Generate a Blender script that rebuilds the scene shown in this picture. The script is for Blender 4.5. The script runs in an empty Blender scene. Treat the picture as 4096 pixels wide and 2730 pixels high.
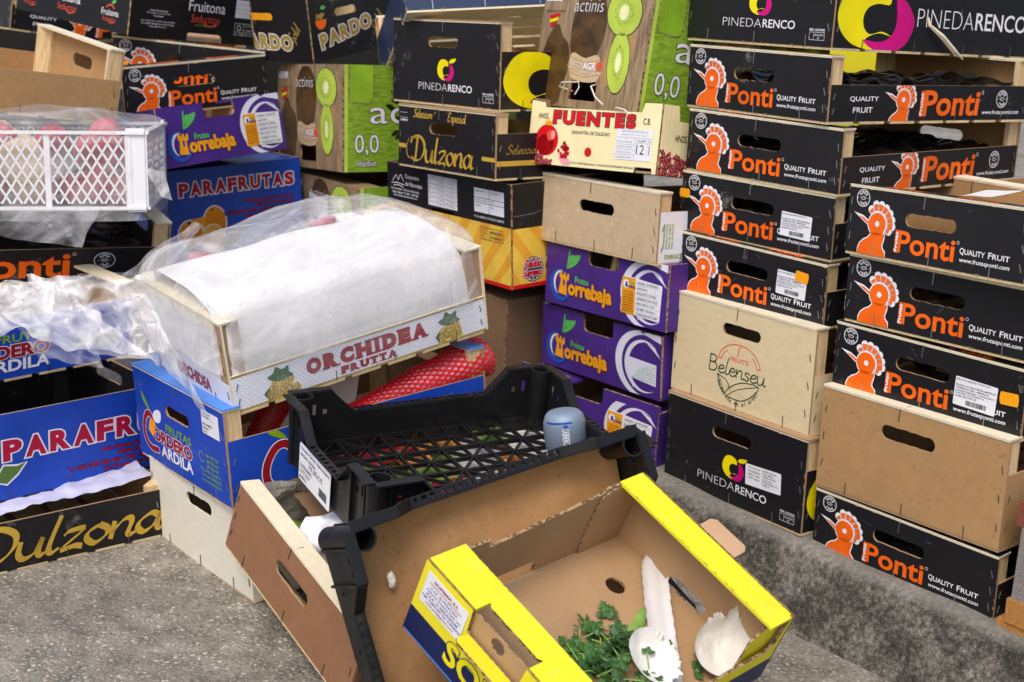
import bpy, math, random
from mathutils import Matrix, Vector, noise
from mathutils.geometry import tessellate_polygon
R = math.radians
scn = bpy.context.scene
COL = scn.collection
random.seed(7)

# ------------------------------------------------------------------ camera
cam_d = bpy.data.cameras.new('camera'); cam = bpy.data.objects.new('camera', cam_d); COL.objects.link(cam)
scn.camera = cam
TH, RO, F, CH = 0.294644, -0.045796, 5901.4188, 0.950388
fwd = Vector((0, math.cos(TH), -math.sin(TH))); rgt = Vector((1, 0, 0)); dwn = fwd.cross(rgt)
r2 = rgt*math.cos(RO) + dwn*math.sin(RO); d2 = -rgt*math.sin(RO) + dwn*math.cos(RO)
m = Matrix((r2, -d2, -fwd)).transposed().to_4x4(); m.translation = (0, 0, CH); cam.matrix_world = m
cam_d.sensor_width = 36; cam_d.lens = 36*F/4096; cam_d.clip_start = .05; cam_d.clip_end = 400
cam_d.dof.use_dof = True; cam_d.dof.focus_distance = 2.0; cam_d.dof.aperture_fstop = 9

# ------------------------------------------------------------------ light
SUN_EL, SUN_AZ = 58, 200
w = bpy.data.worlds.new('World'); scn.world = w; w.use_nodes = True
nt = w.node_tree; bg = nt.nodes['Background']
sky = nt.nodes.new('ShaderNodeTexSky'); sky.sky_type = 'NISHITA'; sky.sun_disc = False
sky.sun_elevation = R(SUN_EL); sky.sun_rotation = R(SUN_AZ); sky.air_density = 1.0; sky.dust_density = 4.5; sky.ozone_density = .6
nt.links.new(sky.outputs[0], bg.inputs[0]); bg.inputs[1].default_value = .15
sd = bpy.data.lights.new('sun', 'SUN'); sd.energy = 1.0; sd.angle = R(28); sd.color = (1, .95, .88)
so = bpy.data.objects.new('sun', sd); COL.objects.link(so)
sv = Vector((math.sin(R(SUN_AZ))*math.cos(R(SUN_EL)), math.cos(R(SUN_AZ))*math.cos(R(SUN_EL)), math.sin(R(SUN_EL))))
so.rotation_euler = sv.to_track_quat('Z', 'Y').to_euler(); so.location = (0, 0, 5)
scn.view_settings.view_transform = 'Standard'; scn.view_settings.look = 'None'
scn.view_settings.exposure = .35; scn.view_settings.gamma = 1
scn.cycles.max_bounces = 8; scn.cycles.transparent_max_bounces = 24

# ------------------------------------------------------------------ materials
def lin(h):
    c = [int(h[i:i+2], 16)/255 for i in (1, 3, 5)]
    return tuple(x/12.92 if x < .04045 else ((x+.055)/1.055)**2.4 for x in c) + (1,)
MATS = {}
def newmat(n):
    mt = bpy.data.materials.new(n); mt.use_nodes = True; MATS[n] = mt
    return mt, mt.node_tree, mt.node_tree.nodes['Principled BSDF']
def nd(t, k, **kw):
    n = t.nodes.new(k)
    for a, v in kw.items():
        if a in n.inputs: n.inputs[a].default_value = v
        else: setattr(n, a, v)
    return n
def L(t, a, b): t.links.new(a, b)
def coord(t, sc=(1, 1, 1), off=True):
    tc = nd(t, 'ShaderNodeTexCoord'); mp = nd(t, 'ShaderNodeMapping'); mp.inputs['Scale'].default_value = sc
    L(t, tc.outputs['Object'], mp.inputs['Vector'])
    if off:
        oi = nd(t, 'ShaderNodeObjectInfo'); ml = nd(t, 'ShaderNodeMath', operation='MULTIPLY'); ml.inputs[1].default_value = 37.
        L(t, oi.outputs['Random'], ml.inputs[0]); L(t, ml.outputs[0], mp.inputs['Location'])
    return mp.outputs[0]
def ramp(t, src, stops):
    r = nd(t, 'ShaderNodeValToRGB'); L(t, src, r.inputs[0]); e = r.color_ramp.elements
    while len(e) < len(stops): e.new(.5)
    for x, (p, c) in zip(e, stops): x.position = p; x.color = c
    return r.outputs[0]
def mixc(t, fac, a, b, mode='MIX'):
    x = nd(t, 'ShaderNodeMix', data_type='RGBA', blend_type=mode)
    for i, v in ((0, fac), (6, a), (7, b)):
        if hasattr(v, 'is_linked'): L(t, v, x.inputs[i])
        else: x.inputs[i].default_value = v
    return x.outputs[2]
def bump(t, b, src, s, d=.001):
    bp = nd(t, 'ShaderNodeBump'); bp.inputs['Strength'].default_value = s; bp.inputs['Distance'].default_value = d
    L(t, src, bp.inputs['Height']); L(t, bp.outputs[0], b.inputs['Normal'])
def sc4(c, k): return (c[0]*k, c[1]*k, c[2]*k, 1)
def printm(n, h, rough=.5, scuff=.0, wave=0, var=.16):
    mt, t, b = newmat(n); c = lin(h); v = coord(t)
    nz = nd(t, 'ShaderNodeTexNoise', Scale=14., Detail=6.); L(t, v, nz.inputs['Vector'])
    col = ramp(t, nz.outputs[0], [(.3, sc4(c, 1-var)), (.7, sc4(c, 1+var))])
    if scuff:
        n2 = nd(t, 'ShaderNodeTexNoise', Scale=70., Detail=8., Roughness=.75); L(t, v, n2.inputs['Vector'])
        n3 = nd(t, 'ShaderNodeTexNoise', Scale=9., Detail=2.); L(t, v, n3.inputs['Vector'])
        ad = nd(t, 'ShaderNodeMath', operation='MULTIPLY'); L(t, n2.outputs[0], ad.inputs[0]); L(t, n3.outputs[0], ad.inputs[1])
        f = ramp(t, ad.outputs[0], [(.36, (0, 0, 0, 1)), (.46, (scuff, scuff, scuff, 1))])
        col = mixc(t, f, col, (.32, .29, .26, 1))
    L(t, col, b.inputs['Base Color']); b.inputs['Roughness'].default_value = rough; b.inputs['Specular IOR Level'].default_value = .35
    n4 = nd(t, 'ShaderNodeTexNoise', Scale=260., Detail=3.); L(t, v, n4.inputs['Vector'])
    if wave:
        wv = nd(t, 'ShaderNodeTexWave', Scale=wave, Distortion=.4); wv.bands_direction = 'DIAGONAL'; L(t, coord(t, (1, 1, 0), False), wv.inputs['Vector'])
        bump(t, b, wv.outputs[1], .12, .001)
    else: bump(t, b, n4.outputs[0], .10, .0006)
    return mt
def woodm(n, h, h2, sc=(3, 3, 26), rough=.7, dark='#6b4a2c'):
    mt, t, b = newmat(n); v = coord(t, sc)
    nz = nd(t, 'ShaderNodeTexNoise', Scale=9., Detail=7., Roughness=.65, Distortion=.6); L(t, v, nz.inputs['Vector'])
    col = ramp(t, nz.outputs[0], [(.28, lin(h2)), (.62, lin(h))])
    n2 = nd(t, 'ShaderNodeTexNoise', Scale=3.2, Detail=3.); L(t, v, n2.inputs['Vector'])
    f = ramp(t, n2.outputs[0], [(.62, (0, 0, 0, 1)), (.75, (.35, .35, .35, 1))])
    L(t, mixc(t, f, col, lin(dark)), b.inputs['Base Color']); b.inputs['Roughness'].default_value = rough
    bump(t, b, nz.outputs[0], .25, .001); return mt
def fibrem(n, h, speck='#5a3e22', amt=.5, light=None):
    mt, t, b = newmat(n); v = coord(t); c = lin(h)
    a = nd(t, 'ShaderNodeTexNoise', Scale=70., Detail=8., Roughness=.75); L(t, v, a.inputs['Vector'])
    col = ramp(t, a.outputs[0], [(.3, sc4(c, .87)), (.7, sc4(c, 1.09))])
    s = nd(t, 'ShaderNodeTexNoise', Scale=150., Detail=2.); L(t, v, s.inputs['Vector'])
    f = ramp(t, s.outputs[0], [(.64, (0, 0, 0, 1)), (.74, (amt, amt, amt, 1))]); col = mixc(t, f, col, lin(speck))
    if light:
        s2 = nd(t, 'ShaderNodeTexNoise', Scale=170., Detail=1.); L(t, coord(t, (1, 1.6, .45)), s2.inputs['Vector'])
        f2 = ramp(t, s2.outputs[0], [(.67, (0, 0, 0, 1)), (.73, (.7, .7, .7, 1))]); col = mixc(t, f2, col, lin(light))
    big = nd(t, 'ShaderNodeTexNoise', Scale=5., Detail=3.); L(t, v, big.inputs['Vector'])
    col = mixc(t, 1.0, col, ramp(t, big.outputs[0], [(.3, (.93, .93, .93, 1)), (.7, (1.04, 1.04, 1.04, 1))]), 'MULTIPLY')
    L(t, col, b.inputs['Base Color']); b.inputs['Roughness'].default_value = .8
    bump(t, b, a.outputs[0], .15, .0008); return mt
def plainm(n, h, rough=.5, metal=0, spec=.5):
    mt, t, b = newmat(n); b.inputs['Base Color'].default_value = lin(h); b.inputs['Roughness'].default_value = rough
    b.inputs['Metallic'].default_value = metal; b.inputs['Specular IOR Level'].default_value = spec; return mt
def cardm(n, h):
    mt, t, b = newmat(n); c = lin(h); v = coord(t)
    nz = nd(t, 'ShaderNodeTexNoise', Scale=8., Detail=6.); L(t, v, nz.inputs['Vector'])
    col = ramp(t, nz.outputs[0], [(.3, sc4(c, .86)), (.7, sc4(c, 1.1))])
    wv = nd(t, 'ShaderNodeTexWave', Scale=42., Distortion=.6, Detail=2.); wv.bands_direction = 'X'; L(t, coord(t, (1, 1, 1), False), wv.inputs['Vector'])
    col = mixc(t, .03, col, wv.outputs[0], 'MULTIPLY')
    L(t, col, b.inputs['Base Color']); b.inputs['Roughness'].default_value = .85
    bump(t, b, wv.outputs[1], .05, .001); return mt
def edgem(n, h, h2):
    mt, t, b = newmat(n); wv = nd(t, 'ShaderNodeTexNoise', Scale=190., Detail=2.); L(t, coord(t), wv.inputs['Vector'])
    L(t, ramp(t, wv.outputs[0], [(.42, lin(h2)), (.55, lin(h))]), b.inputs['Base Color']); b.inputs['Roughness'].default_value = .9; return mt
def filmm(n, lo, hi, white=.75, rough=.18, scale=18., bs=.8):
    """thin plastic film: part see-through, part milky, whitened along its creases to paint in highlights"""
    mt, t, b = newmat(n); v = coord(t)
    b.inputs['Base Color'].default_value = (white, white, white*1.02, 1); b.inputs['Roughness'].default_value = rough
    b.inputs['Specular IOR Level'].default_value = .7
    nz = nd(t, 'ShaderNodeTexNoise', Scale=scale, Detail=7., Roughness=.62, Distortion=1.2); L(t, v, nz.inputs['Vector'])
    hs = nd(t, 'ShaderNodeTexNoise', Scale=scale*2.2, Detail=5., Distortion=2.5); hs.noise_type = 'RIDGED_MULTIFRACTAL'; L(t, coord(t, (1, .45, .8)), hs.inputs['Vector'])
    bump(t, b, hs.outputs[0], bs, .004)
    f = ramp(t, nz.outputs[0], [(.38, (lo, lo, lo, 1)), (.68, (hi, hi, hi, 1))])
    fr = nd(t, 'ShaderNodeLayerWeight', Blend=.35)
    mx = nd(t, 'ShaderNodeMath', operation='MAXIMUM'); L(t, f, mx.inputs[0])
    pw = nd(t, 'ShaderNodeMath', operation='MULTIPLY'); L(t, fr.outputs['Facing'], pw.inputs[0]); pw.inputs[1].default_value = hi*1.1; L(t, pw.outputs[0], mx.inputs[1])
    at = nd(t, 'ShaderNodeAttribute', attribute_name='crease'); am = nd(t, 'ShaderNodeMath', operation='MULTIPLY_ADD'); L(t, at.outputs['Fac'], am.inputs[0]); am.inputs[1].default_value = hi*.75; L(t, mx.outputs[0], am.inputs[2]); am.use_clamp = True; mx = am  # opacity raised at creases, drawing fold highlights as white streaks
    tr = nd(t, 'ShaderNodeBsdfTransparent'); ms = nd(t, 'ShaderNodeMixShader')
    L(t, mx.outputs[0], ms.inputs[0]); L(t, tr.outputs[0], ms.inputs[1]); L(t, b.outputs[0], ms.inputs[2])
    L(t, ms.outputs[0], t.nodes['Material Output'].inputs['Surface']); return mt

printm('black_print', '#1a191d', .42, .55, var=.1); printm('black_card', '#18171c', .38, .2, 60, var=.1); printm('navy_print', '#1d3357', .45, .4)
printm('grey_print', '#3a3a40', .35, .3); printm('orange_ink', '#f26709', .5); printm('white_ink', '#e9eaf0', .55, var=.05); printm('red_ink', '#d2101c', .45)
printm('crimson_ink', '#b00a3c', .5); printm('maroon_ink', '#93101f', .5); printm('green_ink', '#7fa60a', .5); printm('leaf_ink', '#57b354', .5)
printm('blue_print', '#1846b4', .45, .25); printm('blue_card', '#1848b2', .42, .15, 60); printm('purple_card', '#46297f', .42, .22, 60); printm('lilac_ink', '#dcdcec', .5, var=.05)
printm('deep_blue_ink', '#1f4fae', .45); printm('dark_blue_ink', '#141f52', .4, .3, 60); printm('amber_ink', '#e9a013', .5); printm('yellow_ink', '#f2e300', .45); printm('magenta_ink', '#d1007f', .45)
printm('gold_ink', '#c6a23c', .45); printm('gold_dull_ink', '#a58a3c', .5); printm('cream_card', '#f1e6b4', .45, 0, 60, var=.07); printm('yellow_card', '#ebdf2c', .5, .22, 60, var=.05); printm('melon_card', '#efc64a', .45, .06, 60)
printm('melon_stripe_ink', '#e8a734', .45); printm('green_card', '#86ae2c', .42, .05, 70, .3); printm('lime_ink', '#b4d152', .45); printm('kiwi_flesh_ink', '#bcd24e', .45, var=.2); printm('kiwi_core_ink', '#eef0b8', .45)
printm('kiwi_seed_ink', '#1f2a14', .5); printm('forest_ink', '#1d4630', .5); printm('dark_red_edge_ink', '#7e0e16', .5); printm('violet_ink', '#4c2c86', .5); printm('tag_orange', '#f7a412', .5, var=.05); printm('label_paper', '#e6e8f0', .5, var=.04)
printm('label_grey_ink', '#84858c', .6); printm('label_dark_ink', '#2b2a30', .6); printm('coral_ink', '#e2553c', .5); printm('pink_ink', '#e9a0a8', .5); printm('seed_red_ink', '#a50d18', .35, var=.5); printm('orange_fruit_ink', '#e28a14', .45, var=.3)
printm('orange_flesh_ink', '#f0ae3a', .45, var=.2); printm('olive_leaf_ink', '#5a7a3a', .5); printm('grape_ink', '#dcb91c', .4, var=.25); printm('dark_leaf_ink', '#35603c', .5); printm('sky_blue_ink', '#4f86d8', .5)
woodm('kiwi_photo_wood', '#a8906f', '#5c4634', (14, 14, 2.2), .45, '#3a2a1e'); woodm('kiwi_skin', '#60451f', '#1d1208', (2.2, 2.2, 3.4), .5, '#1c120a'); woodm('green_photo', '#97bb3a', '#557d16', (6, 6, 22), .42, '#2f4d10')
woodm('post_wood', '#dcc49a', '#b99766', (26, 26, 3)); woodm('slat_wood', '#d9c59b', '#b79b6c', (20, 3, 20)); woodm('pale_ply', '#e8dfc6', '#dccfae', (8, 30, 30), .7, '#a08a60'); woodm('bare_ply', '#dccba4', '#d2bf94', (5, 5, 16), .65, '#bfa67a')
woodm('cream_ply', '#e2decf', '#dbd6c6', (6, 6, 12), .6, '#bdb5a0'); woodm('grey_block', '#8f8a86', '#5f5b58', (30, 30, 60), .85, '#3b3836'); woodm('red_block', '#8c4a38', '#5c2a20', (40, 10, 40), .8); woodm('ochre_block', '#b9813f', '#8a6130', (40, 10, 40), .8)
fibrem('fibre', '#ad875a', '#6b4a28', .35); fibrem('tan_fibre', '#c6ae8c', '#8f744e', .3, '#ddcaa6'); fibrem('brown_fibre', '#8c6344', '#4c3018', .35); fibrem('kraft_paper', '#a07850', '#4c3320', .35)
fibrem('board_edge', '#a98a68', '#5a4028', .4); edgem('carton_edge', '#a88a64', '#5b4630'); cardm('card', '#ad8c66'); cardm('dark_card', '#7c5f45'); cardm('pale_card', '#cfc0ae'); cardm('pink_card', '#bd9a78')
plainm('dark_bag_film', '#22242c', .25); plainm('steel', '#b9bdc2', .35, .9); plainm('rust_steel', '#6e6a62', .5, .7); plainm('white_plastic', '#e4e6ec', .35); plainm('chrome', '#c8cacc', .2, 1); plainm('glass_dark', '#20262c', .08); plainm('tyre_rubber', '#141414', .8)
plainm('car_paint', '#9fb4c4', .25); plainm('string_white', '#dcd8c8', .6)
mt, t, b = newmat('black_plastic'); v = coord(t); b.inputs['Base Color'].default_value = (.008, .008, .009, 1); b.inputs['Specular IOR Level'].default_value = .38; b.inputs['Roughness'].default_value = .38
nz = nd(t, 'ShaderNodeTexNoise', Scale=24., Detail=8., Roughness=.7); L(t, v, nz.inputs['Vector'])
L(t, ramp(t, nz.outputs[0], [(.35, (.3, .3, .3, 1)), (.7, (.55, .55, .55, 1))]), b.inputs['Roughness'])
L(t, mixc(t, ramp(t, nz.outputs[0], [(.66, (0, 0, 0, 1)), (.78, (.4, .4, .4, 1))]), (.008, .008, .009, 1), (.07, .066, .06, 1)), b.inputs['Base Color']); bump(t, b, nz.outputs[0], .15, .001)
mt, t, b = newmat('liner_plastic'); b.inputs['Base Color'].default_value = (.006, .006, .008, 1); b.inputs['Roughness'].default_value = .12
mt, t, b = newmat('lattice_plastic'); b.inputs['Base Color'].default_value = (.82, .82, .86, 1); b.inputs['Roughness'].default_value = .3; b.inputs['Subsurface Weight'].default_value = .25; b.inputs['Subsurface Radius'].default_value = (.01, .01, .01)
filmm('film_clear', .03, .26, .8, .12, 14., .5); filmm('film_glint', .06, .42, .9, .06, 12., .4); filmm('film_faint', .0, .12, .85, .12, 9., .3); filmm('film_bag', .05, .3, .86, .12, 12., .5); filmm('film_milky', .08, .55, .92, .07, 7., .5); filmm('film_bunch', .07, .5, .9, .09, 14., .4)
for n, h, r in (('paper_white', '#e2e0da', .8), ('tissue', '#dadadb', .85), ('lilac_paper', '#c9cbe6', .6), ('white_bag', '#e9ebf2', .35), ('newsprint', '#b9b4a8', .8), ('foam_white', '#dcdadc', .6)):
    mt, t, b = newmat(n); v = coord(t); nz = nd(t, 'ShaderNodeTexNoise', Scale=20., Detail=7.); L(t, v, nz.inputs['Vector']); c = lin(h)
    L(t, ramp(t, nz.outputs[0], [(.3, sc4(c, .9)), (.7, sc4(c, 1.03))]), b.inputs['Base Color']); b.inputs['Roughness'].default_value = r; bump(t, b, nz.outputs[0], .08 if n == 'tissue' else .3, .002)
for n, h, h2 in (('lettuce', '#86a04c', '#4a6c26'), ('kale', '#5d7d3a', '#2f4e1c'), ('parsley', '#3d6a2c', '#1f4216'), ('bean', '#8fb25c', '#6e9440'), ('red_pack', '#a8141e', '#6e0c14'), ('bread_pack', '#c98a3a', '#8a5218'), ('magazine', '#cfc6c4', '#8a8f9c'), ('onion', '#96202e', '#b8505a'), ('beige_pack', '#d9c6a8', '#c0a888')):
    mt, t, b = newmat(n); v = coord(t); nz = nd(t, 'ShaderNodeTexNoise', Scale=28., Detail=5.); L(t, v, nz.inputs['Vector'])
    L(t, ramp(t, nz.outputs[0], [(.35, lin(h2)), (.62, lin(h))]), b.inputs['Base Color']); b.inputs['Roughness'].default_value = .5
    if n in ('lettuce', 'kale', 'parsley', 'bean'):
        b.inputs['Subsurface Weight'].default_value = .1; b.inputs['Subsurface Radius'].default_value = (.003, .004, .002)
    bump(t, b, nz.outputs[0], .4, .002)
# road: exposed aggregate asphalt
mt, t, b = newmat('aggregate'); v = coord(t, off=False)
dn_ = nd(t, 'ShaderNodeTexNoise', Scale=60., Detail=3.); L(t, v, dn_.inputs['Vector']); dv = mixc(t, .012, v, dn_.outputs[1], 'ADD')
v1 = nd(t, 'ShaderNodeTexVoronoi', Scale=190.); L(t, dv, v1.inputs['Vector']); v2 = nd(t, 'ShaderNodeTexVoronoi', Scale=430.); L(t, dv, v2.inputs['Vector'])
v3 = nd(t, 'ShaderNodeTexVoronoi', Scale=70.); L(t, dv, v3.inputs['Vector'])
stone = [(.0, lin('#59554f')), (.25, lin('#938d83')), (.45, lin('#716d67')), (.62, lin('#aaa49a')), (.82, lin('#87745c')), (.95, lin('#cac5ba'))]
sp = nd(t, 'ShaderNodeSeparateColor'); L(t, v1.outputs['Color'], sp.inputs[0]); s2 = nd(t, 'ShaderNodeSeparateColor'); L(t, v2.outputs['Color'], s2.inputs[0]); s3 = nd(t, 'ShaderNodeSeparateColor'); L(t, v3.outputs['Color'], s3.inputs[0])
ca = ramp(t, sp.outputs[0], stone); cb = ramp(t, s2.outputs[1], stone)
gt = ramp(t, s3.outputs[2], [(.8, (0, 0, 0, 1)), (.82, (1, 1, 1, 1))]); ge = ramp(t, v3.outputs[0], [(.2, (1, 1, 1, 1)), (.34, (0, 0, 0, 1))])
col = mixc(t, ramp(t, sp.outputs[1], [(.42, (0, 0, 0, 1)), (.5, (1, 1, 1, 1))]), cb, ca)
col = mixc(t, mixc(t, 1., gt, ge, 'MULTIPLY'), col, mixc(t, .6, ramp(t, s3.outputs[0], stone), (.36, .34, .31, 1)))
gap = ramp(t, v1.outputs[0], [(.35, (0, 0, 0, 1)), (.62, (1, 1, 1, 1))]); gn = nd(t, 'ShaderNodeTexNoise', Scale=25., Detail=6.); L(t, v, gn.inputs['Vector'])
mort = ramp(t, gn.outputs[0], [(.35, lin('#66635c')), (.65, lin('#96928a'))]); col = mixc(t, gap, col, mort)
bn = nd(t, 'ShaderNodeTexNoise', Scale=4.5, Detail=5.); L(t, v, bn.inputs['Vector'])
col = mixc(t, 1., col, ramp(t, bn.outputs[0], [(.3, (.72, .72, .7, 1)), (.6, (1.0, 1.0, .97, 1))]), 'MULTIPLY')
L(t, col, b.inputs['Base Color']); b.inputs['Roughness'].default_value = .75
hh = nd(t, 'ShaderNodeMath', operation='SUBTRACT'); hh.inputs[0].default_value = 1; L(t, v1.outputs[0], hh.inputs[1]); bump(t, b, hh.outputs[0], .7, .003)
# kerb: weathered concrete with dark lichen
mt, t, b = newmat('kerb_concrete'); v = coord(t, off=False)
a = nd(t, 'ShaderNodeTexNoise', Scale=16., Detail=10., Roughness=.75); L(t, v, a.inputs['Vector']); g = nd(t, 'ShaderNodeTexNoise', Scale=130., Detail=8., Roughness=.75); L(t, v, g.inputs['Vector'])
vv = nd(t, 'ShaderNodeTexVoronoi', Scale=210.); L(t, v, vv.inputs['Vector'])
ad = nd(t, 'ShaderNodeMath', operation='ADD'); L(t, a.outputs[0], ad.inputs[0]); L(t, g.outputs[0], ad.inputs[1]); hf = nd(t, 'ShaderNodeMath', operation='MULTIPLY'); L(t, ad.outputs[0], hf.inputs[0]); hf.inputs[1].default_value = .5
col = ramp(t, hf.outputs[0], [(.4, lin('#302e29')), (.48, lin('#4b4841')), (.55, lin('#7c7870')), (.64, lin('#b2afa6'))])
col = mixc(t, ramp(t, vv.outputs[0], [(.12, (.55, .55, .55, 1)), (.3, (0, 0, 0, 1))]), col, lin('#8f8a80'))
wn = nd(t, 'ShaderNodeTexNoise', Scale=3.5, Detail=3.); L(t, v, wn.inputs['Vector'])
col = mixc(t, ramp(t, wn.outputs[0], [(.6, (0, 0, 0, 1)), (.75, (.4, .4, .4, 1))]), col, lin('#4e5236'))
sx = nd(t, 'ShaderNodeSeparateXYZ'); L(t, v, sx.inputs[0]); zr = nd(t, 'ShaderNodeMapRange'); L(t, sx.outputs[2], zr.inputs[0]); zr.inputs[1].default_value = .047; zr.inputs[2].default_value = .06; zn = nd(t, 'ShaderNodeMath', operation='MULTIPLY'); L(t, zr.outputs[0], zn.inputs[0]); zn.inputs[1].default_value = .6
col = mixc(t, zn.outputs[0], col, mixc(t, g.outputs[0], lin('#6f6c64'), lin('#b8b4aa')))  # paler upper band paints the kerb top's brighter shading into the colour
L(t, col, b.inputs['Base Color']); b.inputs['Roughness'].default_value = .9; bump(t, b, hf.outputs[0], .9, .012)

# ------------------------------------------------------------------ mesh helpers (all lengths in mm)
class G:
    def __init__(s): s.cr = None; s.v = []; s.f = []; s.m = []; s.names = []; s.sm = False
    def mi(s, n):
        if n not in s.names: s.names.append(n)
        return s.names.index(n)
    def add(s, vs, fs, mat):
        k = len(s.v); s.v += [tuple(p) for p in vs]; i = s.mi(mat)
        for f in fs: s.f.append([a+k for a in f]); s.m.append(i)
    def box(s, x0, x1, y0, y1, z0, z1, mat):
        s.add([(x, y, z) for z in (z0, z1) for y in (y0, y1) for x in (x0, x1)], [(0, 2, 3, 1), (4, 5, 7, 6), (0, 1, 5, 4), (2, 6, 7, 3), (0, 4, 6, 2), (1, 3, 7, 5)], mat)
    def bar(s, a, b, w, h, mat, up=(0, 0, 1)):
        a, b = Vector(a), Vector(b); d = (b-a).normalized(); u = Vector(up); sd = d.cross(u)
        if sd.length < 1e-4: sd = d.cross(Vector((1, 0, 0)))
        sd.normalize(); u = sd.cross(d); q = []
        for p in (a, b):
            for i, j in ((-1, -1), (1, -1), (1, 1), (-1, 1)): q.append(p+sd*i*w/2+u*j*h/2)
        s.add(q, [(0, 3, 2, 1), (4, 5, 6, 7), (0, 1, 5, 4), (1, 2, 6, 5), (2, 3, 7, 6), (3, 0, 4, 7)], mat)
    def tube(s, pts, r, mat, n=8, cap=True):
        pts = [Vector(p) for p in pts]; rs = r if isinstance(r, (list, tuple)) else [r]*len(pts); vs = []
        ref = Vector((.13, .2, .97))
        for i, p in enumerate(pts):
            d = (pts[min(i+1, len(pts)-1)]-pts[max(i-1, 0)]).normalized(); a = d.cross(ref)
            if a.length < .05: a = d.cross(Vector((1, 0, 0)))
            a.normalize(); c = d.cross(a)
            for k in range(n): vs.append(p+(a*math.cos(2*math.pi*k/n)+c*math.sin(2*math.pi*k/n))*rs[i])
        fs = [(i*n+k, i*n+(k+1) % n, (i+1)*n+(k+1) % n, (i+1)*n+k) for i in range(len(pts)-1) for k in range(n)]
        if cap: fs += [tuple(range(n))[::-1], tuple(range((len(pts)-1)*n, len(pts)*n))]
        s.add(vs, fs, mat)
    def plate(s, fr, outer, holes, th, mf, mb, me, mh=None):
        """flat board: outline in its own plane with holes, given thickness backwards"""
        O, U, V = (Vector(q) for q in fr); N = U.cross(V); loops = [outer]+list(holes)
        flat = [p for lp in loops for p in lp]
        tri = tessellate_polygon([[Vector((p[0], p[1], 0)) for p in lp] for lp in loops])
        F_ = [O+U*p[0]+V*p[1] for p in flat]; B_ = [q-N*th for q in F_]
        fs = []
        for a, b_, c in tri:
            A, B, C = flat[a], flat[b_], flat[c]
            fs.append((a, b_, c) if (B[0]-A[0])*(C[1]-A[1])-(B[1]-A[1])*(C[0]-A[0]) > 0 else (a, c, b_))
        s.add(F_, fs, mf); s.add(B_, [f[::-1] for f in fs], mb)
        k = 0
        for li, lp in enumerate(loops):
            n = len(lp); ar = sum(lp[i][0]*lp[(i+1) % n][1]-lp[(i+1) % n][0]*lp[i][1] for i in range(n)); ccw = (ar > 0) == (li == 0)
            for i in range(n):
                j = (i+1) % n; q = [F_[k+i], F_[k+j], B_[k+j], B_[k+i]]
                s.add(q, [(0, 3, 2, 1)] if ccw else [(0, 1, 2, 3)], (mh or me) if li else me)
            k += n
    def obj(s, name, parent=None, M=None, smooth=False):
        me = bpy.data.meshes.new(name)
        me.from_pydata([(x*.001, y*.001, z*.001) for x, y, z in s.v], [], s.f)
        for n in s.names: me.materials.append(MATS[n])
        me.polygons.foreach_set('material_index', s.m)
        if smooth: me.polygons.foreach_set('use_smooth', [True]*len(s.f))
        if s.cr and len(s.cr) == len(s.v): me.attributes.new('crease', 'FLOAT', 'POINT').data.foreach_set('value', s.cr)
        me.update(); o = bpy.data.objects.new(name, me); COL.objects.link(o)
        if parent: o.parent = parent
        if M is not None: o.matrix_basis = M
        return o
def tag(o, label=None, cat=None, group=None, kind=None):
    for k, v in (('label', label), ('category', cat), ('group', group), ('kind', kind)):
        if v: o[k] = v
    return o
def mm(M):
    M = M.copy(); M.translation = M.translation*.001; return M
def pose(x, y, z, yaw, tx, ty):
    M = Matrix.Rotation(R(yaw), 4, 'Z') @ Matrix.Rotation(R(tx), 4, 'X') @ Matrix.Rotation(R(ty), 4, 'Y'); M.translation = (x, y, z); return M
def empty(name, M, label, cat, group=None):
    o = bpy.data.objects.new(name, None); o.empty_display_size = .05; COL.objects.link(o); o.matrix_basis = mm(M)
    return tag(o, label, cat, group)
LONG = Matrix(((0, 1, 0, 0), (-1, 0, 0, 0), (0, 0, 1, 0), (0, 0, 0, 1)))

# ------------------------------------------------------------------ printing: flat polygons laid on a board
CH_ = {}
def glyphs(txt, bold, shear):
    key = (txt, round(bold, 3), shear)
    if key in CH_: return CH_[key]
    c = bpy.data.curves.new('text', 'FONT'); c.body = txt; c.offset = bold; c.shear = shear; c.resolution_u = 3
    o = bpy.data.objects.new('text', c); COL.objects.link(o)
    dg = bpy.context.evaluated_depsgraph_get(); dg.update(); me = o.evaluated_get(dg).to_mesh()
    vs = [(p.co.x, p.co.y) for p in me.vertices]; ps = [[vs[i] for i in f.vertices] for f in me.polygons]
    o.evaluated_get(dg).to_mesh_clear(); bpy.data.objects.remove(o); bpy.data.curves.remove(c)
    xs = [p[0] for p in vs] or [0, 1]; ys = [p[1] for p in vs] or [0, 1]
    CH_[key] = (ps, (min(xs), min(ys), max(xs), max(ys))); return CH_[key]
def smooth_path(pts, n=6, closed=False):
    P = [Vector((p[0], p[1])) for p in pts]; out = []; m_ = len(P)
    if m_ < 3: return P
    rng = range(m_ if closed else m_-1)
    for i in rng:
        p0 = P[(i-1) % m_] if (closed or i > 0) else P[0]*2-P[1]; p1 = P[i]; p2 = P[(i+1) % m_]; p3 = P[(i+2) % m_] if (closed or i+2 < m_) else P[-1]*2-P[-2]
        for k in range(n):
            t_ = k/n; out.append(.5*((2*p1)+(p2-p0)*t_+(2*p0-5*p1+4*p2-p3)*t_*t_+(3*p1-p0-3*p2+p3)*t_**3))
    if not closed: out.append(P[-1])
    return out
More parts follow.
